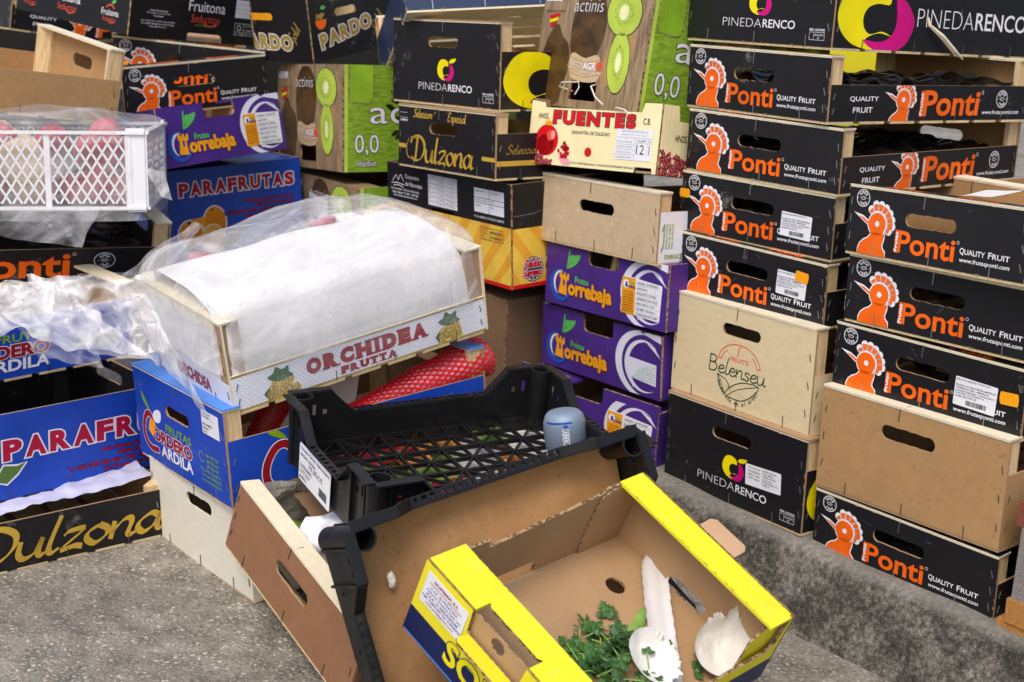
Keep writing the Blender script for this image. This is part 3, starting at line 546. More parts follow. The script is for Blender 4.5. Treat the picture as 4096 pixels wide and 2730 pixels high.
def ponti_label(x0, y0, x1, y1, rot=-2):
    def f(root, w_, l_, h):
        a = label_art(['FRUTAS IBARZ PONTI,S.L.', '', 'PRODUCTO NECTARINA AMARILLA', 'VARIEDAD NEC. AMARILLA', 'ORIGEN ESPAÑA  CATEGORIA I', 'CALIBRE AA(73/80mm)', 'NUM. FRUTOS 20'], x0, y0, x1, y1)
        sticker(root, 'paper_label', FR0, rrect(x0, y0, x1, y1, 2, rot), 'label_paper', a)
    return f
def orange_tag(x, y, w_=20, h_=14, r=0, lift=1.3): return lambda root, a, b_, c: sticker(root, 'price_tag', FR0, tagpts(x, y, w_, h_, r), 'tag_orange', None, lift)
def pontitop(a, w_):
    a.rect('black_print', .5, -1, w_-.5, 26.8, 0); a.text('orange_ink', 'Ponti', 55, 5, 118, 21, .03); a.text('orange_ink', 'Ponti', 180, 5, 243, 21, .03); a.ring('white_ink', 122, 19, 2, 2, .5)
PG = 'black crates printed with an orange bird'
def ponti(key, label, **k): return crate(key, 'fruit_crate', label, 'fruit crate', PG, end_art=ponti_end, side_art=ponti_side, hd=(103, 188, 46.5, 64.5), topart=pontitop, **k)

def carton(key, name, label, mat, art=None, sart=None, group=None, cat='carton', notch=None, prof=None, inner='card', smat=None, side_prof=None, flaps=None, holes=None, lart=None, sholes=None, lid=False, tabs=True, stk=None):
    x, y, z, yaw, tx, ty, w_, l_, h, s = POS[key]; M = pose(x, y, z, yaw, tx, ty); root = empty(name, M, label, cat, group); smat = smat or mat; T = 4
    full = [(0, 0), (w_, 0), (w_, h), (0, h)]
    for nm, fr, wd, pf, am, mt_, hl in (('front_wall', ((0, 0, 0), (1, 0, 0), (0, 0, 1)), w_, prof, art, mat, holes), ('back_wall', ((w_, l_, 0), (-1, 0, 0), (0, 0, 1)), w_, prof, None, mat, holes),
                             ('side_wall', ((w_, T, 0), (0, 1, 0), (0, 0, 1)), l_-2*T, side_prof, sart, smat, sholes), ('side_wall', ((0, l_-T, 0), (0, -1, 0), (0, 0, 1)), l_-2*T, side_prof, lart, smat, sholes)):
        g = G(); pl = pf or [(0, 0), (wd, 0), (wd, h), (0, h)]
        g.plate(fr, pl, hl or [], T, mt_, inner, 'carton_edge')
        if nm == 'front_wall' and notch:      # doubled fold behind the hand notch
            pass
        if am: a = Art(); am(a, wd, h); a.put(g, fr, (0, 0, wd, h-.3))
        g.obj(nm, root)
    g = G(); g.box(T, w_-T, T, l_-T, .2, T, inner); g.obj('floor', root)
    if tabs:
        for e in (0, 1):
            g = G(); y0, y1 = (T, 52) if e == 0 else (l_-52, l_-T)
            if notch: xa, xb = notch[0]-3, notch[1]+3; g.box(T, xa, y0, y1, h-T, h-.3, mat); g.box(xb, w_-T, y0, y1, h-T, h-.3, mat)
            else: g.box(T, w_-T, y0, y1, h-T, h-.3, mat)
            g.obj('top_flap', root)
    if lid: g = G(); g.box(T+.5, w_-T-.5, T+.5, l_-T-.5, h-T-2, h-2, mat); g.obj('lid_flap', root)
    for st in (stk or []): st(root, w_, l_, h)
    BX[key] = (root, M, w_, l_, h, s); return root
def notched(w_, h, x0, x1, y0, r=9, y1=None):
    y1 = y1 or h
    q = [(0, 0), (w_, 0), (w_, h), (x1, h)]
    q += [(x1-r+r*math.cos(R(a)), y0+r+r*math.sin(R(a))) for a in (0, -30, -60, -90)]+[(x0+r+r*math.cos(R(a)), y0+r+r*math.sin(R(a))) for a in (-90, -120, -150, -180)]
    return q+[(x0, h), (0, h)]

# ------------------------------------------------------------------ setting
KD, KN, K0 = Vector((.663, -.749, 0)), Vector((-.749, -.663, 0)), Vector((372, 2066, 0))
ROADZ = lambda d: -58 if d < 40 else -58*(1-min(1, (d-40)/640))**1.3
g = G(); ds = [-30, 20, 40]+[40+640*k/16 for k in range(1, 17)]+[1200, 3000, 60000]; ls = [-60000, -2600, -1200, 0, 1200, 2600, 60000]
g.add([(lambda q: (q.x, q.y, ROADZ(d)))(K0+KD*l+KN*d) for d in ds for l in ls], [(i*7+j, i*7+j+1, (i+1)*7+j+1, (i+1)*7+j) for i in range(len(ds)-1) for j in range(6)], 'aggregate'); tag(g.obj('road', smooth=True), kind='structure')
prof = [(-60, 62), (-8, 62), (3, 61.5), (10, 59), (16, 53), (20, 44), (26, 26), (32, 6), (38, -14), (45, -36), (52, -54), (58, -64)]
g = G(); NS = 160
vs, fs = [], []
for i in range(NS+1):
    p = K0+KD*(-2600+i*4600/NS)
    for a, z in prof:
        q = p+KN*(a+(4*noise.noise(Vector((i*.31, z*.02, 1)))+2.5*noise.noise(Vector((i*.9, z*.09, 3)))) ); vs.append((q.x, q.y, z+(3.5*noise.noise(Vector((i*.4, a*.05, 7))) if a > -20 else 0)))
n = len(prof)
for i in range(NS):
    for j in range(n-1): fs.append((i*n+j, (i+1)*n+j, (i+1)*n+j+1, i*n+j+1))
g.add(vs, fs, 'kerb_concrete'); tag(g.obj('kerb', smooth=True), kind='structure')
g = G(); a = K0+KD*-2600+KN*-58; b_ = K0+KD*2000+KN*-58; g.add([(a.x, a.y, 61), (b_.x, b_.y, 61), (b_.x+60000, b_.y+53000, 61), (a.x+60000, a.y+53000, 61)], [(0, 1, 2, 3)], 'aggregate'); tag(g.obj('pavement'), kind='structure')

FD = {}
def folds2(p, seed, k=6, lo=70, hi=240):
    """sharp straight creases, as in film or tissue that has been crushed: height and nearness to a crease"""
    if (seed, k, lo, hi) not in FD:
        rnd = random.Random(seed*13+1); FD[seed, k, lo, hi] = [(Vector((rnd.gauss(0, 1), rnd.gauss(0, 1), rnd.gauss(0, 1))).normalized(), rnd.uniform(lo, hi), rnd.random()) for i in range(k)]
    tot = 0; cr = 0; q = p+Vector((noise.noise(p*.008+Vector((seed, 0, 0))), noise.noise(p*.008+Vector((0, seed, 0))), noise.noise(p*.008+Vector((0, 0, seed)))))*28
    for i, (d, wl, ph) in enumerate(FD[seed, k, lo, hi]):
        u = (q.dot(d)/wl+ph) % 1.; a = .5+.5*noise.noise(q*.009+Vector((i*3.1, seed, 2))); tot += (abs(u-.5)*2-.5)*a*wl/hi
        e = min(u, 1-u, abs(u-.5))*wl; cr = max(cr, max(0, 1-e/5.5)*max(0, a*2.2-.75))
    return tot/math.sqrt(k)*1.6, min(1, cr)
def folds(p, seed, k=6, lo=70, hi=240): return folds2(p, seed, k, lo, hi)[0]
# ------------------------------------------------------------------ right-hand stacks
PGB = 'black crates printed with a yellow and magenta fruit'
def pin(key, label, **k): return crate(key, 'fruit_crate', label, 'fruit crate', PGB, end_art=pineda_end, side_art=pineda_side, hd=(103, 186, 97, 115), pmat='board_edge', **k)
pin('E1', 'black crate with huge yellow and magenta fruit mark, topmost beside the rightmost stack')
ponti('E2', 'black orange-bird crate directly under the huge yellow and magenta mark')
ponti('E3', 'black orange-bird crate with dark liner, third from top of its stack')
ponti('E4', 'black orange-bird crate with white label and orange tag on its left edge', stk=[ponti_label(204, 21, 261, 57), orange_tag(7, 57, 20, 14)])
ponti('E5', 'black orange-bird crate on pale wooden crate, orange tag overlapping its white label', stk=[ponti_label(207, 33, 264, 69), orange_tag(255, 66, 24, 16, -4, 1.8)])
def belenseu(a, w_, h):
    a.ring('coral_ink', 148, 69, 46, 33, 1.6, 1, 8, 172); a.ring('coral_ink', 148, 69, 39, 27, 1.4, 1, 6, 45); a.ring('coral_ink', 148, 69, 39, 27, 1.4, 1, 132, 174); a.stroke('coral_ink', [(150, 101), (146, 93), (145, 83)], 1.6); a.stroke('coral_ink', [(102, 73), (109, 73)], 1.4); a.stroke('coral_ink', [(187, 72), (194, 74)], 1.4)
    a.text('coral_ink', 'FRUITS', 129, 73.5, 168, 80.5, .01); a.script('forest_ink', 'Belenseu', 83, 50, 12.6, 2.0, kx=1.62, sh=.05)
    a.stroke('forest_ink', [(104, 47), (124, 41), (133, 29)], 1.5); a.stroke('forest_ink', [(104, 47), (109, 31), (122, 20)], 1.5); a.stroke('forest_ink', [(104, 47), (113, 36), (122, 20)], 1.2)
    a.stroke('forest_ink', [(122, 20), (134, 33), (160, 45), (192, 46), (182, 30), (158, 16), (128, 17), (122, 20)], 1.5); a.stroke('forest_ink', [(128, 18), (150, 32), (192, 46)], 1.2)
    a.arc('forest_ink', 'madurada en el árbol', 149, 53, 43, 200, 340, 7, .015, flip=True)
crate('E6', 'fruit_crate', 'pale bare-wood crate with red arc and green leaf emblem on its end', 'fruit crate', front='bare_ply', inner='bare_ply', edge='board_edge', end_art=belenseu, hd=(108, 189, 112, 130))
def pin_lab(root, w_, l_, h):
    a = Art()
    for i, s_ in enumerate(('Producido por:', 'FRUTAS PINEDA RENCO', 'N.R.I.A. 30/41', 'LOTE: 100202')): a.text('label_dark_ink', s_, 186, 70-i*5.4, 210, 73-i*5.4, .01, ly=1)
    for i, s_ in enumerate(('PRODUCTO: NECTARINA', 'PULPA: AMARILLA', 'VARIEDAD: NECTATOP', 'ORIGEN: ESPAÑA', 'PESO NETO APROX: 10 KG', 'CALIBRE: A+')): a.text('label_dark_ink', s_, 215, 72-i*4.4, 215+len(s_)*1.5, 74.6-i*4.4, .01, ly=1)
    sticker(root, 'paper_label', FR0, rrect(180, 44, 253, 77, 2, 3), 'label_paper', a)
pin('E7', 'black yellow-and-magenta-fruit crate on the kerb beneath the pale wooden crate', stk=[pin_lab])
ponti('F1', 'black orange-bird crate topping the rightmost stack, bright board behind its slot')
ponti('F2', 'black orange-bird crate second from top of the rightmost stack')
ponti('F3', 'black orange-bird crate resting on the brown board crate, label and tag beside', stk=[ponti_label(198, 21, 261, 60), orange_tag(279, 49, 26, 17, 3, 1.6)])
crate('F4', 'fruit_crate', 'plain light brown fibreboard crate between two black crates in rightmost stack', 'fruit crate', front='fibre', inner='fibre', edge='board_edge', hd=(103, 191, 100, 120), slat='board_edge')
ponti('F5', 'black orange-bird crate on the kerb under the plain brown fibreboard crate')
crate('F0', 'fruit_crate', 'fibreboard crate with raw wood corner posts behind the top right stack', 'fruit crate', front='fibre', side='fibre', inner='fibre')
for k, (lab, dz) in (('E2', ('glossy black fruit liner inside crate under the huge fruit mark', 14)), ('E3', ('glossy black fruit liner in crate third from top beside rightmost stack', 8)), ('E4', ('black liner added to darken the slot of the crate tagged orange at left', 12)), ('E5', ('black liner added to darken the slot above the pale wooden crate', 12)),  # the slot liners are added so their openings look dark inside
        ('F2', ('black liner added to darken the slot of second crate in rightmost stack', 13)), ('F3', ('black liner added to darken the slot above the brown board crate', 12)), ('F5', ('black liner added to darken the slot of the crate under the brown board crate', 12))):
    root, M, w_, l_, h, s = BX[k]; g = G(); nx, ny = 36, 48; vs = []
    for j in range(ny+1):
        for i in range(nx+1):
            x, y = 6+(w_-12)*i/nx, 32+(l_-64)*j/ny
            z = 38+dz+7*math.cos(x*2*math.pi/66)*math.cos(y*2*math.pi/66)+12*noise.noise(Vector((x*.02, y*.02, dz)))+(18*max(0, noise.noise(Vector((x*.008+3, y*.008, dz)))))
            vs.append((x, y, z))
    g.add(vs, [(j*(nx+1)+i, j*(nx+1)+i+1, (j+1)*(nx+1)+i+1, (j+1)*(nx+1)+i) for j in range(ny) for i in range(nx)], 'liner_plastic')
    tag(g.obj('fruit_liner', None, mm(M), True), lab, 'fruit liner', 'black moulded fruit liners')  # the slot liners among these are added to darken the openings
def sheet(name, mat, corners, nu, nv, amp, seed, label, cat, group=None, freq=.02, M=None, ridge=True, parent=None, bulge=0, th=0):
    """crumpled sheet between four corners a-b-c-d (mm)"""
    a, b_, c, d = (Vector(q) for q in corners); N = (b_-a).cross(d-a).normalized(); g = G(); vs = []; g.cr = []
    for j in range(nv+1):
        for i in range(nu+1):
            u, v_ = i/nu, j/nv; p = a*(1-u)*(1-v_)+b_*u*(1-v_)+c*u*v_+d*(1-u)*v_; q = p*freq+Vector((seed*7.1, seed*3.3, seed))
            n1 = noise.noise(q); n2 = noise.noise(q*2.3+Vector((5, 1, 2))); n3 = noise.noise(q*5.1)
            k, cr_ = folds2(p, seed, 9 if amp > 8 else 7, 25 if amp > 8 else 40, 190) if ridge else (0, 0); k = k*1.5+n1*.3 if ridge else n1+.5*n2+.2*n3; g.cr.append(cr_)
            e = Vector((noise.noise(q*1.7+Vector((9, 0, 0))), noise.noise(q*1.7+Vector((0, 9, 0))), noise.noise(q*1.7+Vector((0, 0, 9)))))*amp*.5
            vs.append(p+N*(k*amp+bulge*math.sin(math.pi*u)*math.sin(math.pi*v_))+e)
    g.add(vs, [(j*(nu+1)+i, j*(nu+1)+i+1, (j+1)*(nu+1)+i+1, (j+1)*(nu+1)+i) for j in range(nv) for i in range(nu)], mat)
    o = g.obj(name, parent, mm(M) if M is not None else None, True)
    return tag(o, label, cat, group) if not parent else o
MF1 = BX['F1'][1]
sheet('paper_sheet', 'paper_white', [(150, 45, 92), (205, 40, 97), (200, 110, 104), (150, 100, 100)], 10, 10, 2, 3, 'white folded paper lying in the top crate of rightmost stack', 'paper', M=MF1)
sheet('fibre_tray', 'fibre', [(30, 30, 60), (280, 30, 62), (280, 360, 40), (30, 360, 40)], 8, 8, .5, 2, 'light brown board lying inside top crate of rightmost stack', 'board', M=MF1)
g = G(); g.tube([(300, 212, 52), (303, 214, 40), (309, 240, 24), (309, 272, 4), (307, 300, -8)], [1.2, 2.5, 4.2, 4.5, 1], 'pale_ply', 5)
M = BX['E1'][1]; tag(g.obj('wood_splinter', None, mm(M)), 'pale wood splinter hanging across the huge fruit mark lettering', 'splinter')
# pallet end at the far right on the kerb
root = empty('pallet', Matrix.Translation((655, 1745, 66)) @ Matrix.Rotation(R(-49), 4, 'Z'), 'grey and red weathered pallet end beside the bottom right crate', 'pallet')
for nm, z0, z1, mt_, dx, dx1 in (('bottom_board', -24, 6, 'ochre_block', -8, 0), ('runner', 6, 40, 'ochre_block', 4, -3), ('block', 40, 140, 'grey_block', 8, 0), ('top_board', 140, 172, 'red_block', 0, 0)):
    g = G(); nb = 6
    vs = [(x+2*noise.noise(Vector((x*.1, y*.1, z))), y+2.5*noise.noise(Vector((x*.1, y*.1, z+4))), z+2*noise.noise(Vector((x*.06, y*.06, z)))) for z in (z0, z1) for y in (dx1, 160, 900) for x in (dx, 130, 400)]
    f_ = []
    for k in (0, 9): f_ += [(k, k+1, k+4, k+3), (k+1, k+2, k+5, k+4), (k+3, k+4, k+7, k+6), (k+4, k+5, k+8, k+7)]
    for q in ((0, 1), (1, 2), (2, 5), (5, 8), (8, 7), (7, 6), (6, 3), (3, 0)): f_.append((q[0], q[1], q[1]+9, q[0]+9))
    g.add(vs, f_, mt_); g.obj(nm, root)

# ------------------------------------------------------------------ middle columns
def kslice(a, x, y, rx, ry, rot, seed):
    rnd = random.Random(seed); c, s_ = math.cos(R(rot)), math.sin(R(rot)); T_ = lambda u, v_: (x+u*c-v_*s_, y+u*s_+v_*c)
    E_ = lambda k, n=36, w_=0: [T_(rx*k*math.cos(2*math.pi*i/n)*(1+w_*math.sin(3*i)), ry*k*math.sin(2*math.pi*i/n)*(1+w_*math.cos(2*i))) for i in range(n)]
    a.poly('kiwi_skin', E_(1.05), 3); a.poly('lime_ink', E_(1., 36, .012), 4); a.poly('kiwi_flesh_ink', E_(.86, 36, .02), 5); a.poly('lime_ink', E_(.55, 36, .05), 6)
    for i in range(54):
        t_ = 2*math.pi*i/54+rnd.uniform(-.05, .05); k0 = rnd.uniform(.36, .5); k1 = k0+rnd.uniform(.06, .13); e = .022
        a.poly('kiwi_seed_ink', [T_(rx*k0*math.cos(t_), ry*k0*math.sin(t_)), T_(rx*(k0+k1)/2*math.cos(t_-e), ry*(k0+k1)/2*math.sin(t_-e)), T_(rx*k1*math.cos(t_), ry*k1*math.sin(t_)), T_(rx*(k0+k1)/2*math.cos(t_+e), ry*(k0+k1)/2*math.sin(t_+e))], 7)
    a.poly('kiwi_core_ink', [T_(rx*.26*math.cos(2*math.pi*i/20), ry*.34*math.sin(2*math.pi*i/20)) for i in range(20)], 8, 0)
def kiwi_front(a, w_, h):
    a.poly('kiwi_skin', [(112, 74), (95, 100), (90, 138), (98, 175), (118, 198), (150, 200), (174, 180), (186, 138), (176, 100), (162, 78)], 1, 4)
    a.poly('kiwi_skin', [(22, 6), (12, 50), (18, 95), (34, 128), (52, 138), (66, 120), (88, 104), (96, 70), (86, 30), (74, 4)], 2, 4)
    a.poly('tan_fibre', [(98, 70), (104, 92), (140, 84), (172, 90), (186, 76), (184, 50), (150, 44), (110, 50)], 2, 4); a.poly('fibre', [(186, 60), (205, 108), (240, 130), (268, 120), (262, 80), (225, 40)], 2, 4)
    for k in range(5): a.stroke('fibre', [(100, 84-k*6), (140, 77-k*6), (184, 82-k*6)], 1.4, 3, cap=False)
    kslice(a, 229, 160, 45, 37, -8, 1); kslice(a, 232, 80, 28, 49, 3, 2)
    a.text('white_ink', 'actinis', 92, 160, 172, 180, -.015, .1, ly=9); a.text('white_ink', 'OPEN', 96, 66, 138, 78, -.03, ly=9); a.text('white_ink', 'AGR', 139, 65, 175, 77, .03, ly=9); a.ell('coral_ink', 183, 72, 8, 7, 9); a.text('white_ink', 'La agricultura responsable', 128, 58, 192, 62.5, .0, ly=9)
    for i, m_ in enumerate(('red_ink', 'yellow_ink', 'red_ink')): a.stroke(m_, [(25+i*3-3, 150-i*7), (38, 152-i*7), (52-i*4, 155-i*7)], 5.5, 9, cap=False)
    a.rect('label_paper', 6, 177, 52, 190, 3); a.text('label_dark_ink', 'Teléf. contacto: 96-1241177', 8, 179, 51, 183, ly=9); a.text('label_dark_ink', 'Kiwi de España', 8, 184.5, 42, 188.5, ly=9); a.text('kiwi_seed_ink', 'PRODUCIDO EN ESPAÑA', 10, 158, 66, 163, ly=9)
def kiwi_side(a, w_, h):
    a.rect('lime_ink', 0, 0, 7, h, 1); rnd = random.Random(4)
    for i in range(26):
        t_ = rnd.uniform(-1.9, 1.9); x, y = 175-math.cos(t_)*rnd.uniform(60, 80), 112+math.sin(t_)*rnd.uniform(62, 88); rr = math.atan2(y-112, x-175); c, s_ = math.cos(rr), math.sin(rr)
        a.poly('kiwi_seed_ink', [(x+11*c, y+11*s_), (x-4.5*s_, y+4.5*c), (x-9*c, y-9*s_), (x+4.5*s_, y-4.5*c)], 2, 4)
        a.poly('lime_ink', [(x-14*c, y-14*s_), (x-40*c-5*s_, y-40*s_+5*c), (x-46*c, y-46*s_), (x-40*c+5*s_, y-40*s_-5*c)], 1)
    a.ell('kiwi_core_ink', 185, 112, 55, 70, 1); 
    for q in ((10, 134, 62, 205), ): a.poly('green_card', [(11, 205), (11, 140), (14, 135), (50, 132), (59, 138), (62, 150), (62, 205)], 2); a.stroke('carton_edge', [(11, 204), (11, 140), (14, 134), (50, 131), (60, 137), (63, 150), (63, 204)], 1.6, 3, cap=False)
    a.text('white_ink', 'actinis', 55, 93, 300, 136, .0, .0, ly=6, out=('kiwi_seed_ink', 1.3)); a.text('white_ink', '0,0', 22, 31, 74, 72, .0, ly=6, out=('kiwi_seed_ink', 1.2)); a.text('white_ink', 'residue', 26, 11, 68, 23, .0, ly=6, out=('kiwi_seed_ink', 1.))
kh = [[(109, 14), (183, 14), (183, 42), (179, 46), (113, 46), (109, 42)]]
KG = 'kiwi cartons'
carton('D1', 'kiwi_carton', 'large kiwi-photo carton tilted on top of the pomegranate box', 'kiwi_photo_wood', kiwi_front, kiwi_side, KG, smat='green_photo', holes=kh, inner='dark_card', lid=True)
carton('C1', 'kiwi_carton', 'kiwi-photo carton with torn top standing beside the blue citrus carton', 'kiwi_photo_wood', kiwi_front, kiwi_side, KG, smat='green_photo', holes=kh, inner='dark_card', lid=True)
def kl(root, w_, l_, h): sticker(root, 'paper_label', FR0, [(86, 100), (170, 92), (170, 160), (86, 170)], 'label_paper', label_art(['OPENAGRO', 'KIWI', 'CAT I', 'ORIGEN'], 86, 100, 165, 160))
carton('C1b', 'kiwi_carton', 'shaded kiwi-photo carton with white label, underneath the other kiwi carton', 'kiwi_photo_wood', kiwi_front, kiwi_side, KG, smat='green_photo', inner='dark_card', stk=[kl])
for tw in ([(108, 8, 28), (96, -12, 33), (104, -14, 40), (150, -13, 43), (152, -12, 34), (146, -14, 22)], [(178, 2, 42), (184, -12, 38), (200, -13, 22), (224, -12, 10)], [(250, -8, 2), (262, -14, 8), (285, -14, 6), (292, -9, 0)]):
    g = G(); g.tube(smooth3(tw) if False else tw, 1.3, 'string_white', 6)
    tag(g.obj('packing_string', None, mm(BX['D1'][1])), {108: 'white string loop in the cut-out of the tilted kiwi carton', 178: 'white string trailing right from the tilted kiwi carton cut-out', 250: 'short white string over the right of the pomegranate box rim'}[tw[0][0]], 'string', 'white packing strings')
def fuentes(a, w_, h):
    a.word('red_ink', 'FUENTES', 54, 68.5, 249, 91, .05, .12, 4, ('label_dark_ink', 1.3))
    a.text('label_dark_ink', 'HNOS.', 20, 76, 45, 85, .015); a.text('label_dark_ink', 'C.B.', 263, 76, 279, 86, .015); a.text('label_dark_ink', 'GARANTÍA DE CALIDAD', 103, 54, 192, 61, .012); a.ell('red_ink', 146, 26, 8.2, 7.6, 2)
    a.text('label_dark_ink', 'R.S.I. 21.11023/A Ptda. Algoros, 2-118 ELCHE (ALICANTE)-SPAIN Telf. 96 663 19 19', 108, 4, 262, 8.5, .02)
    rnd = random.Random(5)
    def seeds(x0, x1, f):
        for i in range(150):
            x = rnd.uniform(x0, x1); y = rnd.uniform(0, 40)
            if y < f(x): a.ell(rnd.choice(('seed_red_ink', 'red_ink', 'dark_red_edge_ink', 'maroon_ink')), x, y, rnd.uniform(2, 3.4), rnd.uniform(2.2, 3.8), 2, 9); a.ell('pink_ink', x-.8, y+1, .7, .8, 3, 6)
    seeds(1, 40, lambda x: 38-.5*x); seeds(30, 62, lambda x: 8)
    a.ell('red_ink', 45, 41, 28, 26, 4); a.ell('seed_red_ink', 42, 33, 21, 17, 4); a.ell('coral_ink', 54, 49, 9, 9, 5); a.ell('pink_ink', 60, 50, 5, 7, 6); a.poly('amber_ink', [(38, 66), (40, 77), (44, 70), (47, 79), (50, 70), (55, 75), (53, 65)], 5)
    a.poly('pink_ink', [(78, 26), (100, 14), (108, 6), (104, 2), (90, 2), (80, 10)], 5)
    for i in range(46):
        x, y = rnd.uniform(76, 104), rnd.uniform(12, 42)
        if abs(x-90)+abs(y-26)*.8 < 15: a.ell(rnd.choice(('seed_red_ink', 'red_ink', 'maroon_ink')), x, y, 2.6, 3, 6, 9)
    a.rect('label_paper', 208, 19, 287, 68, 3)
    for y in (54, 43, 35, 27): a.rect('label_grey_ink', 208, y, 287 if y == 54 else 250, y+.5, 4)
    a.rect('label_grey_ink', 250, 19, 250.5, 54, 4); a.rect('label_grey_ink', 277, 27, 277.5, 54, 4); a.rect('label_grey_ink', 250, 46, 287, 46.4, 4)
    a.text('label_grey_ink', 'FRUTAS FUENTES 2022, S.L.', 219, 62, 278, 66, .0, ly=4); a.text('label_grey_ink', 'Ptda. Algoros, P.2 nº118 Elche - Alicante', 220, 57, 274, 60, ly=4)
    for i, s_ in enumerate(('PRODUCTO: GRANADAS', 'VARIEDAD: TASTEM', 'ORIGEN: ELCHE - ESPAÑA', 'TRAZABILIDAD 10557SM')): a.text('label_grey_ink', s_, 210, 46-i*8.2, 244, 49-i*8.2, ly=4)
    a.text('label_dark_ink', 'CALIBRE', 254, 48, 273, 52, ly=4); a.text('label_dark_ink', 'CAT.', 278.5, 48, 286.5, 52, ly=4); a.text('label_dark_ink', '12', 254, 29, 271, 44, ly=4); a.text('label_dark_ink', 'I', 281, 29, 282.6, 44, ly=4)
def fuentes_side(a, w_, h):
    a.text('label_dark_ink', 'HNOS.', 33, 54, 62, 65, .015); a.word('red_ink', 'FUENTES', 75, 46, 250, 72, .05, .12); rnd = random.Random(8)
    for i in range(260):
        x = rnd.uniform(1, 90); y = rnd.uniform(0, 42)
        if y < 40-.22*x: a.ell(rnd.choice(('seed_red_ink', 'red_ink', 'dark_red_edge_ink', 'maroon_ink')), x, y, rnd.uniform(2.4, 4), rnd.uniform(2.6, 4.4), 2, 9); a.ell('pink_ink', x-.8, y+1.2, .8, 1, 3, 6)
fp = [(0, 0), (22, 0), (24, 8), (40, 8), (42, 0), (252, 0), (255, 9), (290, 9), (292, 0), (300, 0), (300, 110), (263, 110), (258, 95), (36, 95), (33, 103), (0, 106)]
carton('D2', 'pomegranate_box', 'cream cardboard box printed with red pomegranate, below the tilted kiwi carton', 'cream_card', fuentes, fuentes_side, None, cat='fruit box', prof=fp, side_prof=[(0, 0), (392, 0), (392, 110), (357, 110), (352, 86), (40, 86), (35, 110), (0, 110)], inner='card', tabs=False)
def diego(a): a.text('green_ink', 'DIEGO R', 14, 6, 62, 13, .04); [a.text('green_ink', s_, 8+i*6, 22, 12+i*6, 62, .02, rot=90) for i, s_ in enumerate(('TAMAMaderia', 'MANSILLA CORTES', 'PARA USO ALIMENT', 'REGIL NO REUTILIZ'))]; a.rect('label_paper', .5, .5, 390, 80.5, 0)
crate('D3', 'fruit_crate', 'plain tan fibreboard crate with empty slot under the pomegranate box', 'fruit crate', front='tan_fibre', inner='tan_fibre', edge='board_edge', hd=(104, 192, 60, 79), side_art=diego)
TG = 'purple plum cartons'
def tor_label(x0=195, dy=0):
    def f(root, w_, l_, h):
        a = Art(); a.rect('amber_ink', x0+.3, 15.3, x0+32, 75, 0)
        a.ell('label_paper', x0+10, 64, 7, 7, 1); a.rect('violet_ink', x0+8, 59, x0+13, 67, 2); a.text('violet_ink', 'orrebaja', x0+12, 57, x0+31, 64, .03, ly=3); a.text('leaf_ink', 'Frutas', x0+17, 65, x0+29, 69, .02, ly=3)
        for i in range(8): a.text('maroon_ink', ('FRUTAS TORREBAJA', 'Tel. 924 486', '06186 Guadiana', 'R.I.A. 0810', 'Tel. +34 924', 'administracion', 'www.frutas', 'R.G.S. 21')[i], x0+4, 50-i*4.4, x0+28, 52.6-i*4.4, .02, ly=2)
        for i, s_ in enumerate(('ORIGEN:  CATEGORIA', 'ESPAÑA         I', 'PRODUCTO: CIRUELA', 'VARIEDAD: SUN GOLD', 'PESO NETO: 5 KG.', 'CALIBRE: 50-55mm', 'TRAZABILIDAD/LOTE: 210004')): a.text('label_dark_ink', s_, x0+36, 67-i*8.4, x0+36+min(50, len(s_)*2.7), 71-i*8.4, .005, ly=2); a.rect('label_grey_ink', x0+34, 64.5-i*8.4, x0+90, 64.8-i*8.4, 1)
        sticker(root, 'paper_label', FR0, rrect(x0, 15, x0+92, 75, 3, -3), 'label_paper', a)
    return f
npf = notched(300, 108, 109, 184, 79)
for k, lab, var, st in (('D4a', 'purple carton with yellow and white label under the tan fibreboard crate', 0, [tor_label()]), ('D4b', 'purple carton with green address print, middle of the three by the pale wooden crate', 1, None), ('D4c', 'lowest purple carton on the kerb, partly hidden behind the black plastic crates', 0, [tor_label(197)])):
    carton(k, 'plum_carton', lab, 'purple_card', (lambda a, w_, h, v_=var: torre(a, w_, h, v_)), (lambda a, w_, h: (a.ell('deep_blue_ink', 45, 30, 24, 28, 2), a.ell('purple_card', 52, 36, 20, 24, 3), a.ell('lilac_ink', 50, 36, 14, 20, 4))), TG, prof=npf, inner='card', notch=(109, 184), stk=st)
g = G(); root, M, *_ = BX['D4a']; g.plate(((113, 24, 66), (1, 0, 0), (0, .25, 1)), [(0, 0), (70, 0), (70, 34), (0, 36)], [], 1.5, 'black_card', 'black_card', 'black_card')
a = Art(); a.ell('white_ink', 52, 18, 15, 16, 1); a.ell('black_card', 52, 18, 13, 14, 2); a.rect('gold_ink', 22, 0, 36, 34, 1); a.ring('white_ink', 18, 20, 13, 22, 2, 2, -60, 60); a.put(g, ((113, 24, 66), (1, 0, 0), (0, .25, 1))); tag(g.obj('printed_card', None, mm(M)), 'black and gold printed card inside the topmost of three purple cartons', 'card')
pin('C2', 'black yellow-and-magenta-fruit crate on the gold-lettered crate in the middle')
